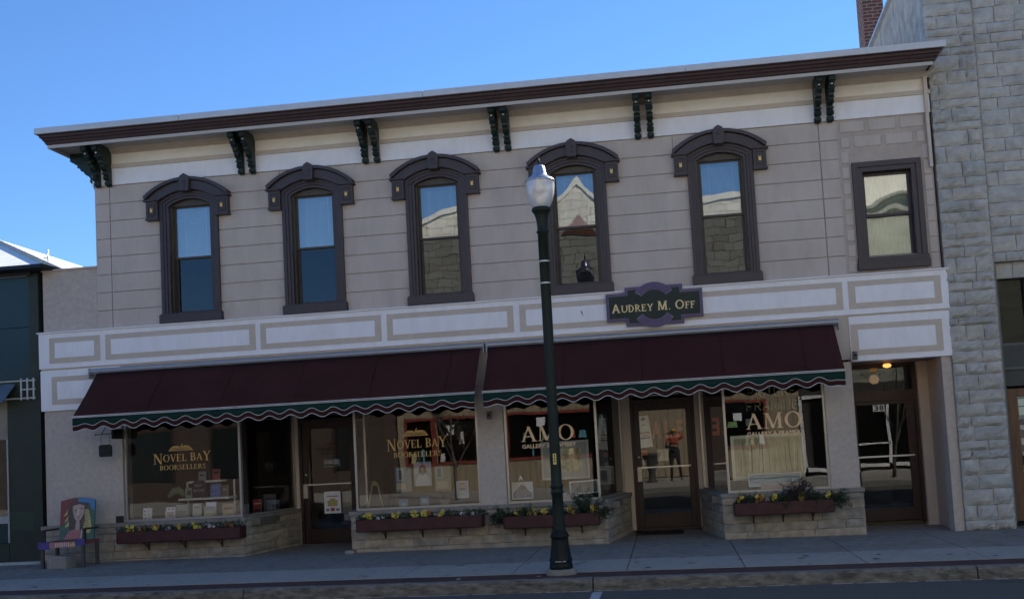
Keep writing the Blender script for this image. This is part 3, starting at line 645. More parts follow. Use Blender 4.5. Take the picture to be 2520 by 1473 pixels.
def sans(text,x0,x1,z,h,y,mt,parent=None,name='lettering',slant=0,extr=0,stretch=True,bold=0):
    cu=bpy.data.curves.new('t','FONT'); cu.body=text; cu.extrude=extr; cu.offset=bold; ob=bpy.data.objects.new('t',cu); C.objects.link(ob)
    dg_=bpy.context.evaluated_depsgraph_get(); me=bpy.data.meshes.new_from_object(ob.evaluated_get(dg_)); bpy.data.objects.remove(ob)
    vs_=[v.co.copy() for v in me.vertices]; mnx=min(v.x for v in vs_); mxx=max(v.x for v in vs_); mny=min(v.y for v in vs_); mxy=max(v.y for v in vs_)
    kx=(x1-x0)/(mxx-mnx); kz=h/(mxy-mny)
    m2=MB(); m2.v=[(x0+(v.x-mnx)*kx,y-v.z,z+(v.y-mny)*kz) for v in vs_]; m2.f=[tuple(p.vertices) for p in me.polygons]; m2.m=[0]*len(m2.f); m2.sm=[False]*len(m2.f)
    o=m2.build(name,mt,parent); bpy.data.meshes.remove(me); return o
GILT=mat('gilt_lettering',(.66,.40,.13),.45,var=.15,scale=50,bump=0)
BUFF=mat('buff_lettering',(.85,.60,.38),.6,var=.03,bump=0)
DIM=mat('dull_bronze_lettering',(.12,.07,.04),.6,bump=0)
def novel(x0,x1,zn,y,h,parent,m=GILT,logo=True):
    """two-line shop lettering with an open book above"""
    zb=zn+.035*h/.13
    it=[('N',zn,h*1.45)]+[(c,zb,h) for c in 'OVEL']+[(' ',zb,h)]+[('B',zb,h*1.12)]+[('A',zb,h)]+[('Y',zb-.01,h*1.35)]
    s=serif_text(it,x0,x1,y,m,parent)
    q=(x1-x0); a=x0+q*.11; b=x1-q*.09
    serif_text([(c,zn-.115*h/.13,h*.66) for c in 'BOOKSELLERS'],a,b,y,m,parent)
    if logo:
        cx=(x0+x1)/2-.02*q; z=zb+h*1.5; W_=q*.215; H=h*1.05; mb=MB()
        for sgn in (-1,1):
            # cover, page block and fanned leaves of an open book
            def pp(pts,e): mb.add([(cx+sgn*px*W_,y-e*.0004,z+pz*H) for px,pz in pts],[tuple(range(len(pts)))])
            pp([(0,0),(1,-.02),(.72,.55),(.66,.52),(.86,.10),(.35,.12),(0,.07)],1)
            pp([(.02,.12),(.3,.2),(.8,.14),(.63,.62),(.3,.66),(.02,.5)],2)
        mb.add([(cx-.02*W_,y-.0012,z+.45*H),(cx+.10*W_,y-.0012,z+.5*H),(cx+.17*W_,y-.0012,z+.95*H),(cx+.02*W_,y-.0012,z+.78*H)],[(0,1,2,3)])
        mb.build('book_emblem',m,parent)
        mb=MB()
        for sgn in (-1,1):
            for k in range(3): mb.add([(cx+sgn*.05*W_,y-.002,z+(.18+.1*k)*H),(cx+sgn*.72*W_,y-.002,z+(.22+.1*k)*H),(cx+sgn*.70*W_,y-.002,z+(.25+.1*k)*H),(cx+sgn*.05*W_,y-.002,z+(.21+.1*k)*H)],[(0,1,2,3)])
        mb.build('book_emblem_lines',flat('emblem_line',(.04,.025,.015)),parent)
novel(-8.34,-7.35,1.555,.063,.115,W1); novel(-4.43,-3.45,1.56,.063,.125,W2); novel(-6.15,-5.67,1.61,1.725,.06,D1,DIM)
def amo(x0,x1,z,y,parent,txt='GALLERY & FRAMERY',h=.235,x2=None):
    serif_text([(c,z,h) for c in 'AMO'],x0,x1,y,BUFF,parent); sans(txt,x0,x2 or x1,z-.105,.062,y-.001,BUFF,parent,bold=.02)
amo(-2.265,-1.42,1.59,.063,W3); amo(1.19,2.04,1.59,.063,W4)

# ================================================================ AWNINGS
def awning(name,label,x0,x1,cx0,cx1,seed):
    A=thing(name,label,'awning',((x0+x1)/2,-.1,2.9),group='retractable awnings over the shopfronts')
    rr=random.Random(seed); zt,zb,yt,yb=3.075,2.375,-.16,-.86
    mb=MB(); n=40; k=8; V=[];F=[]
    for j in range(k+1):
        t=j/k
        for i in range(n+1):
            u=i/n; sag=.018*math.sin(math.pi*t)+.004*math.sin(u*9+seed)*math.sin(math.pi*t)
            V.append((x0+(x1-x0)*u,yt+(yb-yt)*t,zt+(zb-zt)*t-sag))
    for j in range(k):
        for i in range(n): q=j*(n+1)+i; F.append((q,q+1,q+n+2,q+n+1))
    mb.add(V,F,0,True); o=mb.build('canopy',AWN,A); s=o.modifiers.new('s','SOLIDIFY'); s.thickness=.003
    mb=MB(); mb.prism([(-.065,3.17),(-.17,3.155),(-.195,3.125),(-.195,3.11),(-.18,3.085),(-.10,3.06),(-.065,3.06)],cx0,cx1,ax='x'); mb.box(cx0-.008,cx0,-.2,-.06,3.0,3.165); mb.box(cx1,cx1+.008,-.2,-.06,3.0,3.165)
    mb.build('cassette',mat('awning_cassette_'+str(seed),(.36,.38,.42),.4,var=.05,bump=0,metal=.4),A)
    mb=MB(); mb.box(x0-.01,x1+.01,-.885,-.85,2.362,2.373); mb.box(x0-.01,x1+.01,-.893,-.85,2.341,2.353); bevel(mb.build('front_bar',mat('white_bar_'+str(seed),(.62,.60,.58),.4,bump=0),A),.003)
    # valance: green upper drop, burgundy wavy lower drop, white piping on both waves
    L=x1-x0; per=.335; N=int(L/.018); yv=-.875
    def wave(x): 
        d=min(x-x0,x1-x); e=min(1,max(0,(d-.05)/.25)); return -.030*math.cos(2*math.pi*(x-x0)/per)*e-.030*(1-e)
    xs=[x0+L*i/N for i in range(N+1)]; fl=lambda x: .006*math.sin(x*5.1+seed)
    mb=MB(); V=[];F=[]
    for x in xs: V+=[(x,yv+fl(x),2.34),(x,yv-.004+fl(x),2.245+wave(x))]
    for i in range(N): F.append((i*2,i*2+1,i*2+3,i*2+2))
    mb.add(V,F,0,True); o=mb.build('green_valance',AWNG,A); o.modifiers.new('s','SOLIDIFY').thickness=.003
    mb=MB(); V=[];F=[]
    for x in xs: V+=[(x,yv+.006+fl(x),2.27),(x,yv+.004+fl(x),2.165+wave(x))]
    for i in range(N): F.append((i*2,i*2+1,i*2+3,i*2+2))
    mb.add(V,F,0,True); o=mb.build('burgundy_valance',AWN,A); o.modifiers.new('s','SOLIDIFY').thickness=.003
    mb=MB(); mb.tube([(x,yv-.006+fl(x),2.245+wave(x)) for x in xs],.0042,5); mb.tube([(x,yv+.004+fl(x),2.165+wave(x)) for x in xs],.0048,5); mb.build('piping',PIPING,A)
    mb=MB(); q=x0+1.18
    while q<x1-.3:
        P_=[(q+.004*math.sin(j),yt+(yb-yt)*j/8-.002,zt+(zb-zt)*j/8-.018*math.sin(math.pi*j/8)+.004) for j in range(9)]; mb=MB(); mb.tube(P_,.0045,4); mb.build('seam',AWN,A); q+=1.18
    for s in (.12,.88):
        x=x0+L*s; mb=MB(); e=.5 if s<.5 else -.5; mb.tube([(x,-.1,2.90),(x+e,-.48,2.58),(x,-.84,2.335)],.016,6); mb.build('folding_arm',STEEL,A)
    return A
awning('awning','burgundy awning over the bookshop with green and burgundy wavy valance',-9.16,-2.81,-9.27,-2.76,1)
awning('awning','burgundy awning over the framing gallery with green and burgundy wavy valance',-2.68,2.545,-2.70,2.615,2)

# ================================================================ AUDREY SIGN
S=thing('shop_sign','purple and dark green sign reading AUDREY M. OFF above the right awning','sign',(-.085,-.11,3.57))
def outline(i):   # i = inset
    x0,x1=-.82+i,.65-i; zl,zh=3.345+i,3.775-i; xs0,xs1=-.525+i,.355-i; zs,zt=3.26+i,3.86-i; cx=-.085; rad=.345-i; cz=3.57
    up=[]; a0=math.acos(min(1,(zt-cz)/rad)) if rad>zt-cz else 0
    for k in range(15): a=-a0+2*a0*k/14; up.append((cx+rad*math.sin(a),cz+rad*math.cos(a)))
    a1=math.acos(min(1,(cz-zs)/rad)) if rad>cz-zs else 0
    dn=[(cx+rad*math.sin(a1-2*a1*k/14),cz-rad*math.cos(a1-2*a1*k/14)) for k in range(15)]
    return [(x0,zl),(x0,zh),(xs0,zh),(xs0,zt)]+up+[(xs1,zt),(xs1,zh),(x1,zh),(x1,zl),(xs1,zl),(xs1,zs)]+dn+[(xs0,zs),(xs0,zl)]
PUR=mat('dusty_purple_paint',(.115,.085,.165),.6,var=.1,scale=10,bump=.1)
def concave(mb,poly,y0,y1):
    from mathutils.geometry import tessellate_polygon
    tr=tessellate_polygon([[Vector((p[0],p[1],0)) for p in poly]]); n=len(poly)
    v=[(p[0],y0,p[1]) for p in poly]+[(p[0],y1,p[1]) for p in poly]
    mb.add(v,[tuple(t) for t in tr]+[tuple(i+n for i in reversed(t)) for t in tr]+[(i,i+n,(i+1)%n+n,(i+1)%n) for i in range(n)])
mb=MB(); concave(mb,outline(0),-.13,-.08); mb.build('sign_border',PUR,S)
mb=MB(); concave(mb,outline(.038),-.134,-.13); mb.build('sign_line',mat('lilac_line',(.22,.20,.24),.6,bump=0),S)
mb=MB(); concave(mb,outline(.043),-.138,-.134); mb.build('sign_field',mat('dark_green_field',(.016,.028,.022),.6,var=.2,scale=8,bump=.1),S)
mb=MB(); ml=MB()
for s in (1,-1):
    A=[];Bq=[];A2=[];B2=[]
    for k in range(17):
        a=R(-52+104*k/16); A.append((-.085+.345*math.sin(a),3.57+s*.345*math.cos(a))); Bq.append((-.085+.235*math.sin(a),3.57+s*.235*math.cos(a)))
        a=R(-54+108*k/16); A2.append((-.085+.35*math.sin(a),3.57+s*.349*math.cos(a))); B2.append((-.085+.229*math.sin(a),3.57+s*.229*math.cos(a)))
    m2=MB(); m2.band(A,Bq,-.150,-.138); m2.build('sign_arc',PUR,S); ml.band(A2,B2,-.145,-.138)
ml.build('sign_arc_edge',mat('lilac_edge',(.22,.20,.24),.6,bump=0),S)
SGOLD=mat('sign_gold',(.80,.62,.30),.5,var=.06,scale=30,bump=0)
it=[('A',3.475,.135)]+[(c,3.478,.105) for c in 'UDREY']+[(' ',3.5,.13),('M',3.478,.135),('.',3.478,.105),(' ',3.5,.13),('O',3.478,.135)]+[(c,3.478,.105) for c in 'FF']
serif_text(it,-.73,.54,-.139,SGOLD,S,W=.17,T=.12,S=.06)
sh=[]
# arched small lettering, worn away to faint marks
mb=MB()
for s,txt in ((1,9),(-1,9)):
    for k in range(txt):
        if k in (3,): continue
        a=R(-36+72*k/(txt-1)); r0=.275; h=.035; x,z=-.085+r0*math.sin(a),3.57+s*r0*math.cos(a)
        mb.box(x-.004,x+.004,-.1515,-.150,z-.012,z+h-.012)
mb.build('worn_lettering',flat('worn_letter',(.09,.06,.10)),S)

# ================================================================ STREET LAMP
LX,LY=-1.38,-3.40; gz=G(LX)
L=thing('street_lamp','dark green cast iron street lamp with acorn globe on a round concrete footing','street lamp',(LX,LY,gz))
mb=MB(); mb.lathe([(.19,.0),(.19,.045),(.175,.065),(0,.066)],LX,LY,32,z0=gz); mb.build('footing',mat('round_footing',(.24,.22,.19),.9,var=.15,scale=20,bump=.5),L)
mb=MB(); mb.lathe([(.135,.065),(.14,.085),(.138,.12),(.128,.135),(.135,.15),(.137,.18),(.125,.20),(.118,.25),(.108,.33),(.102,.40),(.100,.43),(.112,.445),(.115,.46),(.105,.475),(.095,.50),(.082,.52),(.074,.535)],LX,LY,24,z0=gz,flute=.03,fn=8)
mb.build('base_skirt',BLACK,L)
mb=MB(); mb.lathe([(.074,.535),(.070,.56),(.068,.80),(.067,.96),(.080,.975),(.082,.985),(.070,1.0),(.068,1.03),(.078,1.045),(.078,1.06),(.066,1.08),(.064,1.3),(.062,3.0),(.061,4.16),(.074,4.17),(.076,4.185),(.062,4.2),(.062,4.24),(.066,4.30),(.076,4.36),(.088,4.40),(.105,4.425),(.117,4.44),(.117,4.475),(.09,4.49)],LX,LY,24,z0=gz,flute=.02,fn=12)
mb.build('pole',mat('dark_green_iron',(.009,.017,.013),.5,var=.15,bump=.1,spec=.25),L)
mb=MB(); mb.lathe([(.09,4.47),(.125,4.52),(.152,4.585),(.170,4.66),(.178,4.74),(.178,4.80)],LX,LY,48,z0=gz,flute=.012,fn=24)
GL=bpy.data.materials.new('prismatic_globe'); GL.use_nodes=True; n=GL.node_tree.nodes; l=GL.node_tree.links; n.clear()
o_=n.new('ShaderNodeOutputMaterial'); a_=n.new('ShaderNodeMixShader'); b_=n.new('ShaderNodeMixShader'); t_=n.new('ShaderNodeBsdfTransparent'); d_=n.new('ShaderNodeBsdfTranslucent'); g_=n.new('ShaderNodeBsdfGlossy'); dd=n.new('ShaderNodeBsdfDiffuse'); c_=n.new('ShaderNodeMixShader')
d_.inputs[0].default_value=(.8,.8,.85,1); dd.inputs[0].default_value=(.85,.84,.84,1); g_.inputs['Roughness'].default_value=.12; c_.inputs[0].default_value=.55; l.new(d_.outputs[0],c_.inputs[1]); l.new(dd.outputs[0],c_.inputs[2])
a_.inputs[0].default_value=.84; l.new(t_.outputs[0],a_.inputs[1]); l.new(c_.outputs[0],a_.inputs[2]); b_.inputs[0].default_value=.12; l.new(a_.outputs[0],b_.inputs[1]); l.new(g_.outputs[0],b_.inputs[2]); l.new(b_.outputs[0],o_.inputs[0])
mb.build('globe',GL,L)
mb=MB(); mb.lathe([(.0,4.47),(.05,4.48),(.05,4.53),(.03,4.55),(.03,4.60),(.05,4.64),(.045,4.72),(.0,4.75)],LX,LY,16,z0=gz); mb.build('lamp_bulb',mat('lamp_bulb',(.35,.35,.35),.3,bump=0),L)
mb=MB(); mb.lathe([(.0,4.802),(.178,4.80),(.188,4.805),(.188,4.818),(.155,4.845),(.125,4.865),(.105,4.88),(.095,4.89),(.088,4.91),(.072,4.99),(.055,5.01),(.025,5.017),(.0,5.018)],LX,LY,32,z0=gz)
mb.build('cap',mat('spun_metal_cap',(.50,.52,.56),.3,var=.05,bump=0,metal=.85),L)
mb=MB(); mb.lathe([(.016,5.016),(.012,5.04),(.02,5.06),(.012,5.08),(.008,5.10),(.0,5.125)],LX,LY,10,z0=gz); mb.build('finial',BLACK,L)
for z in (3.53,3.80): mb=MB(); mb.lathe([(.064,z),(.066,z+.002),(.066,z+.018),(.064,z+.02)],LX,LY,24,z0=gz); mb.build('metal_band',STEEL,L)
mb=MB(); mb.cbox(LX-.02,LX+.02,LY-.072,LY-.064,1.32+gz,1.45+gz,.004); t_=mb.build('number_tag',flat('yellow_tag',(.75,.60,.18)),L)
mb=MB(); 
for k in range(3): mb.box(LX-.009,LX+.009,LY-.0735,LY-.072,1.345+.035*k+gz,1.365+.035*k+gz)
mb.build('tag_marks',BLACK,t_)
mb=MB()
for a in (-1.9,-1.7,-1.55,-1.25,-1.15):
    x,y=LX+.139*math.cos(a),LY+.139*math.sin(a); mb.tube([(x-.012,y-.002,gz+.155),(x,y-.004,gz+.165),(x+.018,y-.002,gz+.158)],.007,5)
mb.build('chipped_paint',flat('chipped_paint',(.4,.4,.38)),L)

# ================================================================ FLOWER BOXES
LEAF=mat('dark_leaf',(.036,.062,.028),.6,var=.3,scale=30,bump=0); LEAF2=mat('bronze_leaf',(.05,.032,.028),.6,var=.3,scale=30,bump=0)
PETY=mat('yellow_petal',(.62,.50,.08),.6,var=.12,scale=60,bump=0); PETO=mat('orange_petal',(.42,.15,.03),.6,bump=0); PETW=flat('pale_petal',(.5,.48,.5)); PETD=flat('dark_violet_petal',(.04,.03,.07))
BOX=mat('burgundy_planter',(.065,.018,.017),.6,var=.2,scale=8,bump=.2,bscale=30,grime=.2)
RUST=mat('rusty_iron',(.05,.035,.028),.8,var=.3,scale=30)
def planter(x0,x1,z1,label,h=.19):
    g='burgundy flower boxes below the shop windows'
    P=thing('flower_box',label,'planter',((x0+x1)/2,-.2,z1-h),group=g)
    mb=MB(); y0,y1=-.33,-.075; t=.015
    mb.prism([(y0,z1-h+.02),(y0+.02,z1-h),(y1,z1-h),(y1,z1),(y0,z1)][::-1],x0,x0+t,ax='x'); mb.prism([(y0,z1-h+.02),(y0+.02,z1-h),(y1,z1-h),(y1,z1),(y0,z1)][::-1],x1-t,x1,ax='x')
    mb.box(x0+t,x1-t,y0,y0+t,z1-h+.01,z1); mb.box(x0+t,x1-t,y1-t,y1,z1-h,z1); mb.box(x0+t,x1-t,y0+t,y1-t,z1-h,z1-h+.015); bevel(mb.build('box',BOX,P),.008)
    mb=MB(); mb.box(x0+t,x1-t,y0+t,y1-t,z1-.05,z1-.025); mb.build('soil',flat('potting_soil',(.02,.016,.012)),P)
    for u in (.2,.5,.8):
        x=x0+(x1-x0)*u; mb=MB(); mb.box(x-.012,x+.012,-.25,-.062,z1-h-.012,z1-h); mb.box(x-.012,x+.012,-.075,-.062,z1-h-.13,z1-h-.012); mb.tube([(x,-.24,z1-h-.01),(x,-.13,z1-h-.06),(x,-.07,z1-h-.12)],.007,5); mb.build('support_bracket',RUST,P)
    return P
planter(-8.80,-6.74,.515,'longest flower box, leftmost, under the bookshop window next to the painted bench'); planter(-4.87,-2.89,.525,'flower box right of the bookshop door, low pansies along its rim')
planter(-2.56,-1.10,.475,'flower box behind the lamp post, dark sprigs hanging over both ends'); planter(.90,2.345,.51,'rightmost flower box, between gallery door and number 38 entry')
def leaf_quad(mb,c,size,rng,m,up=0):
    a=Vector((rng.uniform(-1,1),rng.uniform(-1,1),rng.uniform(-1,1)+up)).normalized(); b=a.cross(Vector((rng.uniform(-1,1),rng.uniform(-1,1),rng.uniform(-1,1)))).normalized()
    c=Vector(c); l_=size*rng.uniform(.6,1.3); w_=l_*.42
    mb.add([c,c+a*l_*.5+b*w_*.5,c+a*l_,c+a*l_*.5-b*w_*.5],[(0,1,2,3)],m)
def blossom(mb,c,r,rng,m,mc):
    c=Vector(c); n=Vector((rng.uniform(-.5,.5),-1,rng.uniform(-.2,.7))).normalized(); u=n.cross(Vector((0,0,1))).normalized(); v=n.cross(u)
    ph=rng.uniform(0,6)
    for k in range(5):
        a=ph+k*2*math.pi/5; d=u*math.cos(a)+v*math.sin(a); e=u*-math.sin(a)+v*math.cos(a)
        p=[c-n*-.002,c+d*r*.55+e*r*.5+n*.004*(k%2+1),c+d*r*1.05+e*r*.2+n*.012,c+d*r*1.05-e*r*.2+n*.012,c+d*r*.55-e*r*.5+n*.004*(k%2+1)]
        mb.add(p,[(0,1,2,3,4)],m)
    q=[c+n*.014+(u*math.cos(t)+v*math.sin(t))*r*.2 for t in (0,1.25,2.5,3.75,5)]; mb.add(q,[(0,1,2,3,4)],mc)
def plant(x,z,label,kind,seed,group,y=-.21,wd=.11,ht=.10,nl=90,flowers=6,cat='flower'):
    rng=random.Random(seed); P=thing('pansy_plant' if kind!='sprig' else 'trailing_shrub',label,cat,(x,y,z-.04),group=group)
    mb=MB()
    for k in range(nl):
        a=rng.uniform(0,6.28); r=wd*math.sqrt(rng.random()); h=ht*rng.random()*(1-.5*r/wd)
        leaf_quad(mb,(x+r*math.cos(a),y-.015+r*.75*math.sin(a),z-.015+h),.042,rng,0,.3)
    mb.build('foliage',LEAF if kind!='bronze' else LEAF2,P)
    if flowers:
        mb=MB()
        mm={'yellow':0,'orange':1,'pale':2}.get(kind,0)
        for k in range(flowers):
            bx_,bz_=x+rng.uniform(-wd*.6,wd*.6),z+.01+rng.uniform(0,ht*.75); blossom(mb,(bx_,y-wd*.55-rng.uniform(0,.03),bz_),rng.uniform(.022,.034),rng,mm if rng.random()<.8 or kind!='yellow' else 1,3)
        mb.build('blossoms',[PETY,PETO,PETW,PETD],P)
    return P
i=0
for (bx_,zz,xs_,where) in ((-7.77,.515,(-8.58,-8.14,-7.72,-7.5),'the leftmost box'),(-3.9,.525,(-4.7,-4.25,-3.96,-3.76,-3.52),'the box beside the bookshop door'),(-1.8,.475,(-2.33,-2.13,-1.95,-1.52,-1.17),'the box behind the lamp post'),(1.6,.51,(1.0,1.28,1.52,1.9,2.3),'the rightmost box')):
    ords=['first','second','third','fourth','fifth']
    for k,x in enumerate(xs_):
        i+=1; plant(x,zz,'%s yellow pansy clump from the left in %s'%(ords[k],where),'yellow',i,'yellow pansies in the flower boxes',wd=.08 if zz<.5 or bx_>1 else .10,ht=.10 if bx_<0 else .12,flowers=6+i%3,nl=70 if bx_<-3 else 150)
for k,(x,zz,lab,kd) in enumerate(((-8.38,.515,'small orange pansies between the first two yellow clumps of the leftmost box','orange'),(-7.95,.515,'small dark pansies near the middle of the leftmost box','pale'),(-7.25,.515,'dark pansies right of the last yellow clump in the leftmost box','pale'),(-6.95,.515,'faded orange pansies at the right end of the leftmost box','orange'),
    (-4.48,.525,'small violet-faced pansies after the first yellow clump by the bookshop door','pale'),(-3.2,.525,'pale and violet pansies towards the right end of the middle box','pale'),(-3.0,.525,'last pale pansies at the right end of the middle box','pale'))):
    plant(x,zz,lab,kd,50+k,'small pansies in the flower boxes',wd=.09,ht=.06,nl=60,flowers=3)
for (bx_,zz,xs_,where) in ((0,.515,(-8.7,-8.3,-8.0,-7.6,-7.3,-7.05,-6.85),'leftmost box'),(0,.525,(-4.75,-4.45,-4.1,-3.8,-3.4,-3.1,-2.95),'box beside the bookshop door')):
    for k,x in enumerate(xs_):
        i+=1; plant(x,zz,'low green foliage between the pansies of the %s'%where,'leaf',200+i,'leafy filler in the flower boxes of the '+where,wd=.15,ht=.11,nl=170,flowers=0,cat='plant')
def sprig(x,z,label,seed,dx,n=46,up=.16,hang=.12,spread=.22,m=LEAF,lean=0):
    rng=random.Random(seed); P=thing('trailing_shrub',label,'plant',(x,-.2,z-.04),group='dark sprigs in the flower boxes')
    st=MB(); mb=MB()
    for k in range(n):
        a=rng.uniform(-1,1); p=Vector((x+rng.uniform(-.08,.08),-.2+rng.uniform(-.06,.06),z-.03)); d=Vector((dx*rng.uniform(.1,1)+lean+a*.5,rng.uniform(-.7,.3),rng.uniform(.2,1.2))); L_=rng.uniform(.4,1)*spread; pts=[p.copy()]
        for s in range(6):
            p=p+d.normalized()*L_/6; d.z-=rng.uniform(.1,.45)*(hang/.12); pts.append(p.copy())
        st.tube(pts,.0022,3)
        for q in pts[1:]:
            for _ in range(5): leaf_quad(mb,q+Vector((rng.uniform(-.015,.015),rng.uniform(-.015,.015),rng.uniform(-.015,.015))),.034,rng,0)
    mb.build('foliage',m,P); st.build('stems',LEAF2,P)
sprig(-2.56,.475,'dark evergreen sprig hanging over the left end of the box behind the lamp post',71,-.8,60,spread=.27)
sprig(-1.13,.475,'dark evergreen sprig hanging over the right end of the box behind the lamp post',72,.8,50,spread=.22)
sprig(-1.32,.475,'tall airy dark shrub at the right of the box behind the lamp post',73,0,60,hang=.02,spread=.42)
sprig(-2.22,.475,'low dark filler sprig in the left half of the box behind the lamp post',76,0,50,hang=.06,spread=.2); sprig(-1.75,.475,'low dark filler sprig directly behind the lamp post',77,0,50,hang=.06,spread=.18)
sprig(1.85,.51,'tall bronze leaved shrub in the right half of the rightmost box',74,0,60,hang=.02,spread=.38,m=LEAF2); sprig(2.36,.51,'green sprig leaning over the right end of the rightmost box',75,.6,55,spread=.26)
sprig(1.15,.51,'low dark sprig in the left half of the rightmost box',78,0,50,hang=.06,spread=.2); sprig(1.6,.51,'low dark sprig in the middle of the rightmost box',79,0,50,hang=.06,spread=.2); sprig(2.1,.51,'low dark sprig between bronze shrub and right end of the rightmost box',80,0,50,hang=.06,spread=.2)

# ================================================================ PAINTED BENCH, BLOCK, SMALL FITTINGS
gb=G(-9.2)
Bc=thing('painted_bench','small wooden bench chair with a brightly painted curved back, left of the bookshop','bench',(-9.3,-.55,gb))
colr=dict(red=(.16,.045,.04),blue=(.06,.16,.30),yel=(.40,.32,.12),skin=(.34,.24,.20),brn=(.07,.055,.045),grn=(.06,.11,.085),pur=(.06,.045,.17),pink=(.30,.13,.13),wht=(.5,.45,.4))
CM={k:mat('bench_paint_'+k,tuple(min(.8,q*1.4) for q in v),.6,var=.12,scale=20,bump=.1) for k,v in colr.items()}
names=list(CM)
X0,X1=-9.70,-9.12; yB=-.42; zS=.40+gb; zT=1.06+gb
def bk(z): return yB+.0+(z-zS)*.12
def backpoly(mb,pts,m,e): mb.add([(x,bk(z)-.001*e,z) for x,z in pts],[tuple(range(len(pts)))],names.index(m))
mb=MB(); top=[(X0+(X1-X0)*k/12,zT-.05+.05*math.sin(math.pi*k/12)+.0) for k in range(13)]
V=[(x,bk(z)-.012,z) for x,z in [(X0,zS)]+top+[(X1,zS)]]; V2=[(x,y+.03,z) for x,y,z in V]; n=len(V)
mb.add(V+V2,[tuple(range(n)),tuple(reversed(range(n,2*n)))]+[(i,i+n,(i+1)%n+n,(i+1)%n) for i in range(n)],names.index('grn'))
w_=X1-X0; Xf=lambda u:X0+w_*u; Zf=lambda v:zS+(zT-zS)*v
def fp(pts,m,e): backpoly(mb,[(Xf(u),Zf(v)) for u,v in pts],m,12+e)
fp([(0,.35),(.0,.93),(.25,.965),(.5,.99),(.5,.88),(.3,.84),(.22,.5),(.1,.35)],'red',1)
fp([(.5,.99),(.75,.965),(1,.93),(1,.68),(.92,.7),(.85,.86),(.5,.88)],'blue',1)
fp([(.24,.3),(.22,.6),(.3,.86),(.5,.90),(.8,.86),(.86,.7),(.74,.4),(.72,.2),(.3,.2)],'brn',2)
fp([(.66,.16),(.72,.45),(.70,.7),(.82,.72),(.88,.5),(.93,.25),(.86,.14)],'yel',3)
for k in range(9): fp([(.69+.012*k*(1-k/9),.66-.055*k),(.85,.70-.055*k),(.85,.685-.055*k),(.69+.012*k*(1-k/9),.64-.055*k)],'brn',4)
fp([(.12,.42),(.22,.46),(.24,.58)],'yel',4); fp([(.1,.56),(.2,.6),(.22,.72)],'yel',4); fp([(.14,.3),(.26,.32),(.26,.45)],'yel',4)
fp([(.36,.8),(.56,.84),(.7,.8),(.68,.6),(.6,.47),(.5,.42),(.42,.5),(.36,.68)],'skin',5)
fp([(.47,.44),(.57,.46),(.58,.25),(.44,.22)],'skin',5)
fp([(.40,.69),(.48,.71),(.47,.67)],'brn',6); fp([(.56,.73),(.66,.75),(.64,.71)],'brn',6); fp([(.51,.7),(.535,.7),(.55,.58),(.5,.58)],'wht',6); fp([(.49,.53),(.57,.54),(.53,.51)],'brn',6)
fp([(.12,.02),(.3,.22),(.6,.25),(.66,.02)],'pink',5); fp([(.62,.04),(.64,.24),(.66,.24),(.65,.02)],'wht',6)
mb.build('backrest',[CM[k] for k in names],Bc)
mb=MB(); mb.box(X0-.06,X1+.08,-.85,-.40,zS-.045,zS); 
mb.box(X0-.085,X0+.10,-.87,-.852,zS-.1,zS+.01,names.index('pur')); mb.box(X1-.05,X1+.10,-.87,-.852,zS-.06,zS+.035,names.index('pur')); mb.box(X0+.10,X1-.05,-.866,-.852,zS-.08,zS+.002,names.index('pink'))
for k in range(7):
    x=X0+.2+k*.035; mb.prism([(x,zS-.07),(x+.01,zS-.07),(x+.02,zS-.005),(x+.008,zS-.005)],-.8685,-.866,names.index('wht'))
mb.prism([(X1-.16,zS-.06),(X1-.04,zS-.06),(X1-.08,zS)],-.869,-.866,names.index('yel'))
mb.build('seat',[CM[k] for k in names],Bc)
for x in (X0-.04,X1+.05):
    for y in (-.84,-.45):
        mb=MB(); mb.box(x-.022,x+.022,y,y+.045,gb,zS-.045); mb.build('leg',mat('weathered_leg',(.085,.075,.065),.8),Bc)
    mb=MB(); mb.box(x-.02,x+.02,-.80,-.40,zS+.17,zS+.195); mb.box(x-.018,x+.018,-.79,-.75,zS,zS+.17); mb.build('armrest',mat('dark_arm',(.03,.028,.03),.6),Bc)
mb=MB(); mb.cbox(-9.60,-9.28,-.95,-.68,gb,gb+.19,.012); tag(mb.build('concrete_block',mat('pale_block',(.27,.255,.225),.9,var=.15,scale=20,bump=.6)),'pale concrete block on the pavement under the painted bench','block')
mb=MB(); mb.box(-8.97,-8.84,-.02,.0,.635,.755); pq=bevel(tag(mb.build('wall_plaque',mat('dark_plaque',(.02,.03,.032),.4,bump=.05)),'dark plaque on the wall beside the bookshop window','plaque'),.003)
Hs=thing('hanging_sign','small dark hanging sign on an iron scroll bracket under the left end of the awning','sign',(-8.95,-.25,2.1))
def hx(u): return -9.08+u*.30
mb=MB(); mb.tube([(-9.12,-.3,2.08),(-8.83,-.3,2.085)],.007,6); mb.tube([(-9.02,-.3,2.085),(-8.96,-.3,2.17),(-8.93,-.3,2.25)],.006,6); mb.box(-8.845,-8.815,-.31,0,2.0,2.16); mb.lathe([(0,0),(.016,.01),(0,.03)],-9.12,-.3,8,z0=2.065); mb.build('iron_arm',BLACK,Hs)
for x in (-9.03,-8.89):
    mb=MB()
    for k in range(5):
        z=2.07-.03*k; pts=[(x+(.007 if k%2 else .002)*math.cos(a),-.3+(.002 if k%2 else .007)*math.sin(a),z-.012+.015*math.sin(a+.5)) for a in (0,1.26,2.5,3.77,5.03,6.28)]; mb.tube(pts,.0028,4)
    mb.build('chain',BLACK,Hs)
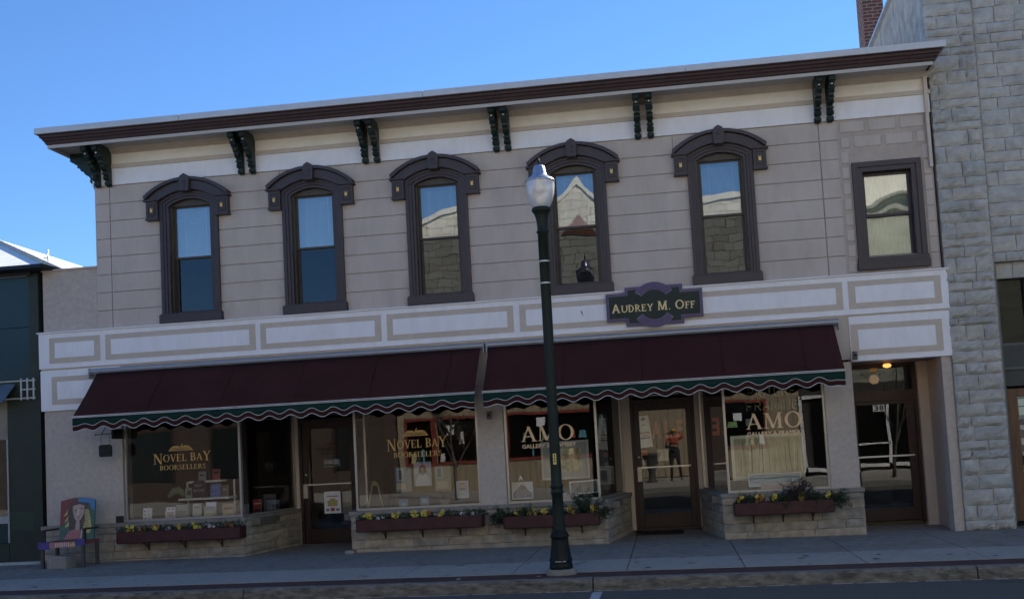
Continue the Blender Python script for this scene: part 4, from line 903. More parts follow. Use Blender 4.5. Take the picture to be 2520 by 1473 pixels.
mb=MB(); mb.prism([(-9.045,1.72),(-8.865,1.72),(-8.85,1.74),(-8.85,1.88),(-8.875,1.915),(-9.035,1.915),(-9.06,1.89),(-9.06,1.75)],-.32,-.285); mb.build('sign_board',mat('carved_dark_wood',(.018,.016,.014),.7,var=.3,scale=30,bump=.4,bscale=40),Hs)
def speaker(x,z,lab,y=-.0):
    o=thing('wall_speaker',lab,'speaker',(x,y,z)); mb=MB(); mb.cbox(x-.03,x+.03,y-.10,y,z-.06,z+.06,.012); mb.build('case',mat('grey_case',(.12,.12,.12),.5,bump=0),o); g=MB(); g.lathe([(.018,0),(.02,.006),(.008,.01),(0,.01)],0,0,12); g.v=[(x+a,y-.101-c,z+b) for a,b,c in g.v]; g.build('lens',BLACK,o)
speaker(2.835,2.60,'small grey camera box on the white band beside the right awning',-.06); speaker(-2.74,2.03,'small dark fixture on the pier between the two awnings',-.02)
mb=MB(); mb.cbox(-5.10,-4.96,-.20,-.06,-.01,.055,.008); tag(mb.build('stone_stub',STONEB),'small stone stub at the foot of the base by the bookshop door','stone')
mb=MB(); mb.box(-.62,.15,1.05,1.6,G(0)+.001,G(0)+.02); tag(mb.build('door_mat',flat('black_rubber',(.012,.012,.012),.9)),'black mat before the gallery door','mat')
for k,(x,y,wd,lab) in enumerate(((-2.63,-3.62,.05,'bright scrap of litter on the brick strip, left of the lamp post'),(-7.9,-2.72,.10,'dark twig lying in a joint of the lighter pavement band'),(-1.66,-3.60,.05,'pale scrap of litter on the brick strip near the lamp footing'))):
    mb=MB(); z=G(x)+.004
    mb.prism([(x,y),(x+wd,y+.01),(x+wd*.8,y+.03),(x+.01,y+.025)],z,z+.004,ax='z'); tag(mb.build('litter_scrap' if k!=1 else 'twig',[flat('litter_white',(.7,.7,.7)),flat('twig_dark',(.02,.018,.015)),flat('litter_grey',(.35,.35,.33))][k]),lab,'litter')
# entry lamp
EL=thing('ceiling_lamp','lit round ceiling lamp glowing orange over the number 38 entry','lamp',(3.45,.70,2.5))
mb=MB(); mb.lathe([(.0,2.518),(.05,2.518),(.05,2.49),(0,2.49)],3.45,.70,16); mb.build('ceiling_plate',STEEL,EL)
mb=MB(); mb.lathe([(.0,2.49),(.055,2.485),(.065,2.462),(.055,2.44),(.02,2.43),(.0,2.428)],3.45,.70,20); mb.build('lamp_shade',emit('warm_lamp_glass',(1.0,.42,.10),.8),EL)
pl=bpy.data.lights.new('entry_lamp','POINT'); pl.energy=.25; pl.color=(1,.6,.3); pl.shadow_soft_size=.08; plo=bpy.data.objects.new('lamp_light',pl); C.objects.link(plo); plo.parent=EL; plo.location=(0,0,-.2)
# number 38
mb=MB(); mb.box(3.29,3.47,1.236,1.240,1.765,1.87); n38=mb.build('number_plate',PAPER,D3); 
for ch,a,b in (('3',3.305,3.375),('8',3.388,3.458)): sans(ch,a,b,1.775,.085,1.234,flat('digit_black',(.01,.01,.01)),D3,'digit',bold=.03)
# door papers
def sheet(name,x0,x1,z0,z1,y,lab,cat,mt=PAPER,marks=(),parent=None,rot=0,group=None):
    o=thing(name,lab,cat,((x0+x1)/2,y,(z0+z1)/2),group=group)
    mb=MB(); mb.box(x0,x1,y,y+.004,z0,z1); mb.build('sheet',mt,o)
    for k,(a,b,c,d,mm) in enumerate(marks):
        m2=MB(); m2.box(x0+(x1-x0)*a,x0+(x1-x0)*b,y-.0015-.0004*k,y,z0+(z1-z0)*c,z0+(z1-z0)*d); m2.build('printing',mm,o)
    if rot: o.rotation_euler=(0,R(rot),0)
    return o
def ink(c): return flat('ink',c)
GR=ink((.25,.25,.26)); RD=ink((.4,.09,.07)); YL=ink((.5,.42,.16)); BL=ink((.10,.17,.28)); DK=ink((.05,.05,.06)); OR=ink((.55,.16,.06)); LB=ink((.30,.38,.42)); GN=ink((.10,.17,.12)); BR=ink((.16,.10,.07)); PK=ink((.50,.30,.32)); TL=ink((.05,.16,.17))
lines=lambda m,n=5,z0=.15,z1=.85,a=.12,b=.88: [(a,b-random.uniform(0,.15),z0+(z1-z0)*k/n,z0+(z1-z0)*k/n+.035,m) for k in range(n)]
sheet('flyer',-6.05,-5.75,.53,.91,1.70,'white flyer with a yellow drawing on the lower half of the bookshop door','flyer',marks=[(.15,.85,.76,.80,RD),(.2,.8,.33,.6,YL),(.35,.65,.58,.68,YL),(.1,.3,.1,.22,GR),(.38,.62,.1,.25,RD),(.7,.9,.1,.22,GR)])
o=sheet('closed_sign',-6.04,-5.76,1.34,1.47,1.745,'CLOSED sign hanging inside the bookshop door','sign',mt=ink((.42,.46,.46)),marks=[(.03,.97,.04,.96,DK),(.62,.95,.3,.92,LB)])
c=sans('CLOSED',-6.025,-5.875,1.395,.055,1.7425,ink((.75,.78,.78)),o,'lettering',bold=.01)
def fixoff(ob,o):  # text built in world coordinates -> local
    for v in ob.data.vertices: v.co-=Vector(o['_o'])
# gallery door
sheet('notice_board',-.50,-.29,1.38,1.92,1.80,'tall tilted white notice with a dark emblem on the gallery door','notice',marks=[(.3,.7,.87,.92,DK),(.42,.58,.84,.95,DK),(.35,.65,.70,.73,GR),(.12,.88,.45,.48,RD),(.25,.75,.36,.39,RD),(.12,.88,.28,.315,DK)],rot=-5)
sheet('notice',-.205,-.02,1.14,1.335,1.80,'plain cream paper notice above the push bar of the gallery door','notice',mt=ink((.55,.52,.42)),marks=lines(GR,4))
sheet('sticker',-.47,-.37,1.25,1.33,1.80,'small red and blue sticker low on the gallery door glass','sticker',mt=OR); sheet('card',-.46,-.385,1.07,1.17,1.80,'small grey card just above the push bar of the gallery door','card',mt=GR)
sl=thing('sale_sign','translucent orange SALE letters inside the gallery door','sign',(.0,1.83,1.6))
SALEM=mat('orange_vinyl',(.50,.13,.05),.5,bump=0)
for ch,a,b in (('S',-.49,-.35),('A',-.27,-.12),('L',-.05,.07),('E',.13,.26)): sans(ch,a,b,1.52,.30,1.83,SALEM,sl,'letter',bold=.04)
# ---- bookshop window display
def book(x,z,w_,h,y,lab,mt,marks=(),lean=8,thick=.025,cat='book',name='book'):
    o=thing(name,lab,cat,(x,y,z),group=None); mb=MB(); mb.box(x-w_/2,x+w_/2,y,y+.003,z,z+h); mb.box(x-w_/2,x-w_/2+.003,y,y+thick,z,z+h); mb.box(x-w_/2,x+w_/2,y+thick-.003,y+thick,z,z+h); mb.build('cover',mt,o)
    m2=MB(); m2.box(x-w_/2+.003,x+w_/2-.004,y+.003,y+thick-.003,z+.003,z+h-.003); m2.build('pages',flat('book_pages',(.55,.52,.45)),o)
    for k,(a,b,c,d,mm) in enumerate(marks):
        m3=MB(); m3.box(x-w_/2+w_*a,x-w_/2+w_*b,y-.0012-.0004*k,y,z+h*c,z+h*d); m3.build('cover_print',mm,o)
    o.rotation_euler=(R(-lean),0,0); return o
st=thing('display_stand','white three-tier display stand behind the left bookshop window','shelf',(-7.7,.75,.6)); WS=flat('shelf_white',(.82,.80,.74))
for nm,a,b,z,y0,y1 in (('shelf',-8.05,-7.47,1.225,.68,.9),('shelf',-8.19,-7.30,.945,.58,.9),('shelf',-8.0,-7.21,.635,.42,.9)):
    mb=MB(); mb.box(a,b,y0,y1,z-.02,z+.012); bevel(mb.build(nm,WS,st),.003)
for x in (-8.17,-7.34): mb=MB(); mb.box(x,x+.02,.86,.90,.60,1.22 if x<-8 else 1.23); mb.build('upright',WS,st)
book(-7.59,1.24,.13,.18,.74,'red book on the top tier of the display stand',RD,[(.15,.85,.6,.8,DK)])
book(-7.85,1.24,.13,.15,.76,'grey book beside the red one on the top tier',GR,[(.2,.8,.5,.7,DK)])
book(-7.57,.96,.18,.215,.64,'blue book on the middle tier of the display stand',ink((.13,.19,.42)),[(.15,.85,.75,.8,LB),(.15,.8,.6,.64,LB),(.2,.7,.2,.24,LB)])
book(-7.42,.96,.12,.19,.68,'dark brown book at the right end of the middle tier',BR,[(.2,.8,.5,.7,GR)])
book(-8.02,.96,.14,.175,.62,'pale green framed picture book left of the NEW BOOKS board',ink((.30,.36,.22)),[(.25,.75,.3,.75,DK)])
nb=thing('chalkboard','small black board reading NEW BOOKS on the display stand','sign',(-7.805,.55,.98))
mb=MB(); mb.prism([(-7.93,.98),(-7.68,.98),(-7.68,1.19),(-7.71,1.235),(-7.76,1.25),(-7.85,1.25),(-7.90,1.235),(-7.93,1.19)],.55,.565); mb.build('board',flat('chalkboard_black',(.015,.015,.018)),nb)
for t,a,b,z in (('NEW',-7.88,-7.75,1.14),('BOOKS',-7.90,-7.71,1.06)): q=sans(t,a,b,z,.045,.549,flat('chalk',(.42,.42,.42)),nb,'lettering')
rngp=random.Random(5); pt=thing('stuffed_toy','pale green stuffed toy lying on the left of the middle tier','toy',(-8.26,.62,.96))
mb=MB(); mb.tube([(-8.38,.62,1.0),(-8.34,.62,1.04),(-8.27,.62,1.09),(-8.20,.62,1.10),(-8.13,.62,1.06),(-8.10,.62,1.0)],[.03,.045,.06,.065,.05,.03],12); mb.build('body',mat('plush_green',(.26,.28,.17),.95,var=.3,scale=40,bump=1,bscale=90),pt)
mb=MB(); 
for k in (0,1): mb.lathe([(0,0),(.012,.006),(.012,.014),(0,.02)],-8.345+.03*k,.575,8,z0=1.04)
mb.build('eyes',DK,pt)
cards=[(-8.605,.645,.15,.20,.30,'white card with tiny figures at the lower left of the bookshop window',PAPER,[(.15,.3,.7,.8,DK),(.6,.7,.75,.85,DK),(.2,.3,.4,.5,DK),(.65,.75,.45,.55,DK),(.7,.85,.1,.2,DK),(.25,.35,.1,.2,DK)]),
 (-8.20,.645,.155,.20,.30,'white and pink book cover with a crossed motif in the bookshop window',PAPER,[(.2,.4,.8,.88,BL),(.6,.8,.8,.88,BL),(.1,.9,.2,.6,PK),(.1,.9,.08,.14,BL)]),
 (-7.64,.66,.18,.22,.60,'plain white book on the lowest tier of the display stand',PAPER,[(.2,.8,.2,.25,GR)]),
 (-7.885,.66,.15,.21,.60,'cream book left of the plain white one on the lowest tier',ink((.50,.48,.42)),[(.2,.8,.6,.75,GR)]),
 (-7.58,.645,.17,.17,.40,'pale yellow and blue landscape book at the front of the display',ink((.5,.46,.28)),[(0,1,.65,1,LB)]),
 (-8.155,.66,.20,.20,.60,'grey photo book on the left of the lowest tier',ink((.40,.40,.36)),[(.1,.9,.2,.5,GR)]),
 (-7.295,.645,.20,.20,.50,'orange-brown patterned book at the lower right of the display',ink((.45,.28,.17)),[(.1,.9,.15,.35,YL),(.1,.9,.5,.7,BR)]),
 (-8.45,.645,.2,.12,.8,'dull white card behind the small figures card',ink((.45,.45,.42)),())]
for x,z,w_,h,y,lab,mt_,mk in cards: book(x,z,w_,h,y,lab,mt_,mk,name='book')
book(-7.0,.61,.16,.26,1.0,'bright red book behind the splayed side glass of the bookshop',ink((.42,.05,.035)),[(.15,.85,.7,.74,PAPER),(.2,.8,.2,.4,DK)]); book(-7.1,.61,.13,.2,.72,'teal and orange book at the corner of the bookshop window',TL,[(.1,.6,.1,.7,OR)])
book(-6.86,.61,.22,.22,1.35,'wide pale book behind the side glass, right of the red one',LB,[(.1,.9,.6,.64,GR)],name='book'); book(-6.72,.61,.10,.16,1.1,'small dark book nearest the bookshop door',DK)
for o_ in list(C.objects):
    pass
# second bookshop window
ps=sheet('poster',-4.12,-3.83,.97,1.36,.5,'poster of a dark haired woman in a white shirt, centre of the right bookshop window','poster',mt=ink((.36,.42,.48)),marks=[(0,1,0,.5,ink((.30,.35,.40)))])
mb=MB(); cx,cz=-3.975,1.24
def ell(cx,cz,rx,rz,y,n=16): mb.add([(cx+rx*math.cos(2*math.pi*k/n),y,cz+rz*math.sin(2*math.pi*k/n)) for k in range(n)],[tuple(range(n))])
mb=MB(); ell(cx,cz,.055,.07,.4965); mb.add([(cx-.06,.4965,cz-.06),(cx+.06,.4965,cz-.06),(cx+.055,.4965,cz+.02),(cx-.055,.4965,cz+.02)],[(0,1,2,3)]); mb.build('hair',DK,ps)
mb=MB(); ell(cx,cz-.01,.036,.05,.4955); mb.add([(cx-.015,.4955,cz-.09),(cx+.015,.4955,cz-.09),(cx+.015,.4955,cz-.04),(cx-.015,.4955,cz-.04)],[(0,1,2,3)]); mb.build('face',ink((.30,.18,.13)),ps)
mb=MB(); mb.add([(cx-.12,.495,.975),(cx+.12,.495,.975),(cx+.12,.495,1.05),(cx+.08,.495,1.145),(cx+.03,.495,1.16),(cx,.495,1.14),(cx-.03,.495,1.16),(cx-.08,.495,1.145),(cx-.12,.495,1.05)],[tuple(range(9))]); mb.build('shirt',ink((.58,.6,.62)),ps)
for o_ in ps.children: pass
sheet('poster',-4.43,-4.17,.89,1.29,.52,'blue and white poster left of the portrait poster','poster',mt=ink((.16,.22,.24)),marks=[(.1,.5,.45,.95,LB),(.2,.4,.5,.9,DK),(.05,.6,.1,.35,ink((.45,.38,.28)))])
sheet('poster',-3.78,-3.52,.87,1.28,.52,'pale blue and tan poster right of the portrait poster','poster',mt=ink((.24,.24,.2)),marks=[(.08,.5,.5,.95,LB),(.15,.4,.55,.9,TL),(.1,.8,.1,.4,ink((.45,.38,.26)))])
sheet('poster',-3.36,-3.17,.765,1.03,.16,'small white and blue event poster low on the right bookshop window','poster',marks=[(.06,.94,.04,.96,ink((.42,.47,.56))),(.25,.75,.2,.8,ink((.45,.40,.28))),(.25,.75,.45,.6,BL),(.3,.7,.8,.88,OR)])
book(-3.95,.61,.14,.20,.42,'blue book standing below the portrait poster',ink((.14,.25,.33)),[(.2,.8,.5,.8,LB)]); book(-4.3,.61,.15,.17,.42,'slate blue book below the left poster',ink((.15,.2,.3)),[(.2,.8,.3,.6,LB)]); book(-3.62,.61,.17,.15,.42,'dark book lying below the right poster',BR,[(.2,.8,.3,.6,GR)])
ez=thing('easel','small yellow folding easel at the left of the right bookshop window','easel',(-4.74,.4,.6)); WD=mat('pale_yellow_wood',(.42,.36,.16),.6,var=.1)
for a,b,y0 in ((-4.88,-4.80,.4),(-4.62,-4.72,.4),(-4.98,-4.86,.55)): mb=MB(); mb.tube([(a,y0,.61),(b if a>-4.9 else -4.88,y0+.05,1.06 if a>-4.9 else .84)],.011,6); mb.build('leg',WD,ez)
mb=MB(); mb.prism([(-4.82,1.02),(-4.70,1.02),(-4.735,1.09),(-4.785,1.09)],.42,.46); mb.build('top_block',mat('olive_block',(.16,.2,.05),.6),ez)
# gallery windows
def picture(name,x0,x1,z0,z1,y,lab,frame_m,mat_m,art,fw=.035,mw=.07,rot=(0,0,0),cat='picture'):
    o=thing(name,lab,cat,((x0+x1)/2,y,z0)); mb=MB()
    mb.box(x0,x1,y,y+.025,z0,z0+fw); mb.box(x0,x1,y,y+.025,z1-fw,z1); mb.box(x0,x0+fw,y,y+.025,z0+fw,z1-fw); mb.box(x1-fw,x1,y,y+.025,z0+fw,z1-fw); bevel(mb.build('frame',frame_m,o),.003)
    mb=MB(); mb.box(x0+fw,x1-fw,y+.012,y+.02,z0+fw,z1-fw); mb.build('mount',mat_m,o)
    if art: 
        mb=MB(); mb.box(x0+fw+mw,x1-fw-mw,y+.009,y+.012,z0+fw+mw,z1-fw-mw); mb.build('painting',art,o)
    o.rotation_euler=[R(a) for a in rot]; return o
ART=mat('misty_landscape_art',(.62,.56,.36),.6,var=.3,scale=7,bump=0,col2=(.12,.12,.06))
picture('framed_picture',-2.07,-1.29,.95,1.57,.8,'large framed painting in the gallery window behind the lamp post',flat('silver_frame',(.55,.56,.54)),flat('grey_mount',(.36,.39,.38)),ART,mw=.09)
fm=picture('framed_picture',-2.51,-2.17,.69,.96,.35,'small unframed mountain print at the lower left of the gallery window',flat('print_edge',(.68,.72,.76)),flat('print_sky',(.62,.67,.72)),None,fw=.012)
mb=MB(); mb.prism([(-2.49,.71),(-2.19,.71),(-2.19,.78),(-2.25,.83),(-2.30,.90),(-2.36,.92),(-2.42,.85),(-2.49,.79)],.355,.362); mb.build('painting',mat('mountain_ink',(.20,.21,.25),.7,var=.4,scale=25,bump=0),fm)
picture('framed_picture',-1.60,-1.14,.72,.93,.5,'empty white frame leaning at the lower right of the gallery window',flat('white_frame',(.82,.83,.80)),flat('frame_back',(.14,.15,.14)),None,fw=.022,rot=(0,-2,8))
sheet('label_card',-1.76,-1.45,.63,.76,.3,'pinkish card with red writing low in the left gallery window','card',mt=ink((.42,.38,.42)),marks=lines(PK,2,.4,.8))
an=thing('ornament','tiny white ornament above the mountain print','ornament',(-2.35,.3,.97)); mb=MB(); mb.prism([(-2.39,.985),(-2.37,.985),(-2.36,1.01),(-2.34,1.01),(-2.33,.985),(-2.31,.985),(-2.34,1.06),(-2.36,1.06)],.30,.32); mb.build('figure',PAPER,an)
picture('framed_picture',-1.16,-.92,.82,1.12,1.1,'cream frame sample behind the splayed glass left of the gallery door',flat('cream_frame',(.46,.42,.32)),flat('cream_mount',(.2,.2,.17)),None,fw=.03)
mb=MB(); mb.prism([(-1.16,1.5),(-1.11,1.5),(-1.03,1.95),(-1.09,1.95)],1.0,1.02); tag(mb.build('easel_board',flat('pale_board',(.30,.32,.32))),'narrow pale board leaning behind the side glass left of the gallery door','board')
bt=picture('framed_picture',.97,2.09,.80,1.50,.7,'large pale birch tree picture in the right gallery window',flat('bone_frame',(.85,.80,.62)),mat('birch_wash',(.60,.55,.38),.7,var=.25,scale=3,bump=0,col2=(.34,.29,.18)),None,fw=.05)
mb=MB(); rb=random.Random(9)
for k in range(22):
    x=1.06+k*.044+rb.uniform(-.015,.015); l_=rb.uniform(-.05,.05); wd=rb.uniform(.003,.009); mb.add([(x,.705,.9+rb.uniform(0,.05)),(x+wd,.705,.9),(x+wd+l_,.705,1.38+rb.uniform(-.1,.05)),(x+l_,.705,1.38)],[(0,1,2,3)],k%2)
mb.build('painting',[flat('birch_white',(.85,.82,.7)),flat('birch_dark',(.08,.08,.06))],bt)
picture('framed_picture',1.19,1.99,.70,.90,.45,'long panoramic blue landscape print standing before the birch picture',flat('panorama_frame',(.75,.8,.82)),mat('panorama_art',(.36,.44,.50),.6,var=.5,scale=6,bump=0,stretch=(.3,1,3),col2=(.08,.12,.12)),None,fw=.018)
sheet('label_card',1.36,1.96,.605,.755,.33,'wide pink card with red writing low in the right gallery window','card',mt=ink((.46,.36,.38)),marks=lines(RD,1,.6,.8))
sheet('card',1.25,1.35,1.65,1.76,1.0,'small pale card hanging left of the AMO lettering','card',mt=LB)
# neon
ne=thing('neon_sign','unlit PICTURE FRAMING tube sign high in the right gallery window','sign',(1.62,.3,2.05)); NEON=mat('pale_green_tube',(.65,.70,.42),.4,bump=0)
def tubes(txt,x0,x1,z,h,y):
    SH={'P':[[(0,0),(0,1),(.5,1),(.62,.88),(.62,.62),(.5,.5),(0,.5)]],'I':[[(.1,0),(.1,1)]],'C':[[(.65,.8),(.5,1),(.15,1),(0,.8),(0,.2),(.15,0),(.5,0),(.65,.2)]],'T':[[(0,1),(.7,1)],[(.35,1),(.35,0)]],'U':[[(0,1),(0,.2),(.15,0),(.5,0),(.65,.2),(.65,1)]],
        'R':[[(0,0),(0,1),(.5,1),(.62,.88),(.62,.62),(.5,.5),(0,.5)],[(.3,.5),(.65,0)]],'E':[[(.6,1),(0,1),(0,0),(.6,0)],[(0,.52),(.5,.52)]],'F':[[(.6,1),(0,1),(0,0)],[(0,.52),(.5,.52)]],'A':[[(0,0),(.35,1),(.7,0)],[(.14,.36),(.56,.36)]],'M':[[(0,0),(.04,1),(.4,.2),(.76,1),(.8,0)]],'N':[[(0,0),(0,1),(.62,0),(.62,1)]],'G':[[(.65,.8),(.5,1),(.15,1),(0,.8),(0,.2),(.15,0),(.5,0),(.65,.2),(.65,.48),(.4,.48)]]}
    adv={'I':.42,'M':1.05}; tot=sum(adv.get(c,.95) for c in txt)-.25; k=(x1-x0)/tot; x=x0
    for c in txt:
        mb=MB()
        for s in SH[c]: mb.tube([(x+p[0]*k,y,z+p[1]*h) for p in s],.009,6)
        mb.build('tube_letter',NEON,ne); x+=adv.get(c,.95)*k
tubes('PICTURE',1.26,1.98,2.09,.125,.3); tubes('FRAMING',1.23,2.01,1.875,.13,.3)

# ================================================================ RIGHT STONE BUILDING
RB=thing('stone_building','tall rock-faced grey limestone building right of the shops','building',(4.3,0,0))
RSTONE=mat('grey_limestone',(.46,.445,.41),.95,var=.14,scale=5,bump=.6,bscale=26,grime=.3); RS2=mat('limestone_warm',(.46,.435,.395),.95,var=.14,scale=5,bump=.6,bscale=26,grime=.3); RS3=mat('limestone_dull_grey',(.42,.415,.39),.95,var=.16,scale=5,bump=.6,bscale=26,grime=.4)
RM=mat('limestone_mortar',(.27,.255,.23),.95,bump=.3)
rr=random.Random(21); mb=MB()
stone_wall(mb,(4.235,-.04),(4.93,-.04),-.06,8.9,None,.24,.5,prot=.018,rng=rr,rough=.009,pil=.03,nx=6,nz=4)
mb.build('corner_pier',[RSTONE,RS2,RS3],RB,label='rough corner pier of bulging blocks')
mb=MB(); stone_wall(mb,(4.94,.0),(7.2,.0),3.86,8.9,None,.25,.62,prot=.014,rng=rr,rough=.007,pil=.014,nx=5,nz=3)
stone_wall(mb,(5.0,.12),(7.2,.12),3.62,3.86,(.24,),.4,.7,prot=.015,rng=rr,rough=.005)
stone_wall(mb,(4.93,-.02),(4.99,.30),-.05,3.62,None,.2,.3,prot=.01,rng=rr,rough=.006)
mb.build('front_wall',[RSTONE,RS2,RS3],RB)
mb=MB(); mb.box(4.25,4.95,-.03,.35,-.2,8.9); mb.box(4.95,7.2,.012,.35,3.86,8.9); mb.box(4.99,7.2,.135,.35,3.62,3.86); mb.box(4.9,4.995,.3,.4,-.2,3.7); mb.box(7.2,24,.0,14,-.2,8.9); mb.box(4.5,7.2,6,14,-.2,7.5); mb.build('wall_core_and_sun_block',RM,RB)  # wide block out of view on the right is added to keep sun off the pavement
mb=MB(); mb.prism([(.0,-.2),(12,-.2),(12,7.85),(.0,8.9)],4.24,4.5,ax='x'); mb.build('side_wall',mat('rough_rendered_rubble',(.44,.42,.38),.95,var=.25,scale=4,bump=1.5,bscale=9,stretch=(1,1.6,.9),grime=.3),RB)
mb=MB(); mb.prism([(-.08,8.90),(12,7.85),(12,7.89),(-.08,8.945)],4.17,4.6,ax='x'); mb.build('side_coping',mat('flashing',(.55,.58,.60),.35,bump=0,metal=.5),RB)
mb=MB(); mb.box(4.4,7.2,.35,12,7.5,7.7); mb.build('roof',flat('flat_roof',(.08,.08,.08)),RB)
mb=MB(); mb.box(4.99,7.2,.20,.24,2.30,2.62); mb.box(4.99,7.2,.20,.24,2.62,2.66,1); mb.box(4.99,7.2,.2,.24,2.26,2.30,1); mb.box(5.42,5.5,.16,.26,2.66,3.62,1); mb.box(4.99,5.03,.16,.3,0,3.62,1)
DGR=mat('dark_slate_paint',(.045,.052,.052),.5,bump=.05); DGL=mat('faded_slate_trim',(.10,.108,.105),.55,bump=.05)
fr=mb.build('shop_window',[DGR,DGL],RB)
mb=MB(); mb.quad((4.99,.26,2.66),(7.2,.26,2.66),(7.2,.26,3.62),(4.99,.26,3.62)); mb.build('pane',glass_mat('dark_clerestory',.03,tint=(.25,.27,.28),edge=.4),fr)
mb=MB(); mb.box(4.99,7.2,.9,1.0,0,3.6); mb.box(4.99,7.2,.24,.9,2.28,2.3); mb.build('inner_wall',DARKIN,RB)
mb=MB(); mb.box(5.02,7.2,.24,.28,2.02,2.26); mb.build('transom_panel',DGR,RB)
WOODD=mat('varnished_oak',(.15,.065,.032),.4,var=.25,scale=6,stretch=(4,4,.5),bump=.1)
mb=MB(); mb.box(5.06,5.20,.26,.31,.02,1.98); mb.box(5.20,6.0,.26,.31,1.86,1.98); mb.box(5.20,6.0,.26,.31,.02,.3); mb.box(5.88,6.0,.26,.31,.3,1.86); dr=bevel(mb.build('door',WOODD,RB),.005)
mb=MB(); mb.quad((5.2,.29,.3),(5.88,.29,.3),(5.88,.29,1.86),(5.2,.29,1.86)); mb.build('pane',G_SHOP,dr)
mb=MB(); mb.box(5.19,5.5,.25,.258,.04,.07); mb.build('kick_plate',STEEL,dr)
mb=MB()
for k,(z,h) in enumerate(((1.72,.1),(1.58,.12),(1.36,.07),(1.14,.1),(.98,.06))): mb.box(5.22,5.45,.30,.305,z,z+h)
mb.build('door_notices',flat('pale_notice',(.5,.52,.5)),dr)
# upper windows of the stone building at the frame edge
mb=MB(); mb.box(5.30,6.2,.03,.10,4.6,6.65); wn=mb.build('upper_window',flat('dark_sash',(.05,.05,.055)),RB)
mb=MB(); mb.quad((5.36,.025,4.66),(6.14,.025,4.66),(6.14,.025,6.6),(5.36,.025,6.6)); mb.build('pane',G_LOW,wn)
# chimney
CHM=brick_mat('chimney_brick',(.17,.055,.035),(.13,.045,.032),(.25,.22,.19),.21,.075,.01)
ch=thing('brick_chimney','tall red brick chimney rising behind the cornice beside the stone building','chimney',(4.83,6.3,7.6))
mb=MB(); mb.box(4.62,5.04,6.0,6.6,7.6,12.2); mb.build('stack',CHM,ch); mb=MB(); mb.box(4.57,5.09,5.95,6.65,12.2,12.35); mb.build('chimney_cap',CONC,ch)

# ================================================================ LEFT GREEN BUILDING
LBd=thing('green_building','dark teal building with glossy panels left of the shops','building',(-13,0,0))
TEAL=mat('glossy_teal_panel',(.012,.038,.046),.3,var=.1,scale=1,bump=.02,bscale=3,spec=.4); DKG=mat('dark_olive_wall',(.026,.032,.020),.5,var=.15,scale=3,bump=.1)
mb=MB(); 
mb.box(-20,-10.42,.02,.06,3.95,4.84); mb.box(-20,-10.42,.02,.06,3.07,3.94); mb.build('upper_panels',TEAL,LBd)
mb=MB(); mb.box(-20,-10.25,.06,6,0,4.84); mb.box(-10.42,-10.25,.0,.06,0,4.84); mb.box(-10.84,-10.42,.0,.06,.9,3.06); mb.box(-10.84,-10.42,.0,.06,.0,.6);mb.box(-20,-10.85,.0,.06,.1,.39);mb.box(-20,-11.9,.0,.06,.4,3.0)
mb.build('wall',DKG,LBd)
mb=MB(); mb.box(-10.84,-10.42,.0,.055,.6,.9); mb.build('lower_panel',mat('dull_green_panel',(.03,.045,.025),.5,bump=.05),LBd)
mb=MB(); mb.prism([(-.35,4.86),(.4,4.86),(.4,4.93),(-.30,4.93)],-20,-9.98,ax='x'); mb.box(-10.9,-10.35,-.05,.0,4.80,4.858); mb.build('roof_edge',mat('dark_roof_edge',(.02,.022,.022),.6),LBd)
mb=MB(); mb.box(-10.98,-10.43,-.03,.02,4.79,4.85); mb.build('light_strip',mat('pale_metal_strip',(.24,.25,.25),.4,bump=0),LBd)
mb=MB(); mb.box(-11.9,-10.84,.02,.06,2.1,2.9); gw=mb.build('doorway_panel',mat('tan_inner_panel',(.26,.24,.19),.7),LBd)
mb=MB(); mb.box(-10.86,-10.835,-.01,.02,.4,2.1); mb.box(-11.9,-10.84,.0,.03,.72,.84); mb.box(-11.9,-10.84,.03,.05,.4,.72,1); mb.build('window_frame',[mat('pale_frame',(.35,.36,.35),.4),flat('dark_teal_sill',(.015,.035,.03))],LBd)
mb=MB(); mb.quad((-11.9,.05,.84),(-10.86,.05,.84),(-10.86,.05,2.1),(-11.9,.05,2.1)); mb.build('pane',G_SHOP,LBd)
mb=MB(); mb.box(-20,-10.24,-.12,.0,-.05,.09); bevel(mb.build('pale_curb_stone',mat('white_curb_paint',(.42,.44,.42),.8,var=.15,scale=12,bump=.4),LBd),.01)
tr=thing('lattice_panel','white square lattice hanging on the dark wall left of the shops','lattice',(-10.43,-.06,2.9)); LW=flat('lattice_white',(.5,.52,.48))
mb=MB()
for x in (-10.545,-10.435,-10.325): mb.box(x-.011,x+.011,-.07,-.055,2.73,3.09)
for z in (2.76,2.905,3.05): mb.box(-10.57,-10.30,-.055,-.043,z-.011,z+.011)
mb.build('slats',LW,tr)
an=thing('small_awning','grey blue fixed awning with white rail at the left edge','awning',(-10.9,-.1,2.95))
mb=MB(); mb.prism([(-.02,3.02),(-.35,2.72),(-.35,2.70),(-.02,2.98)],-13,-10.68,ax='x'); mb.build('canopy',mat('slate_blue_canvas',(.10,.15,.20),.7),an)
mb=MB(); mb.tube([(-13,-.05,3.05),(-10.57,-.05,3.05)],.014,6); mb.tube([(-13,-.36,2.70),(-10.75,-.36,2.70)],.012,6); mb.tube([(-13,-.05,2.76),(-10.57,-.05,2.76)],.010,6); mb.build('rail',LW,an)
mr=thing('far_building','building with a sunlit white sloping metal roof beyond the green one','building',(-18,8,0))
mb=MB(); mb.box(-30,-13.5,6.2,22,0,5.95); mb.build('wall',mat('grey_siding',(.3,.3,.3),.8),mr)
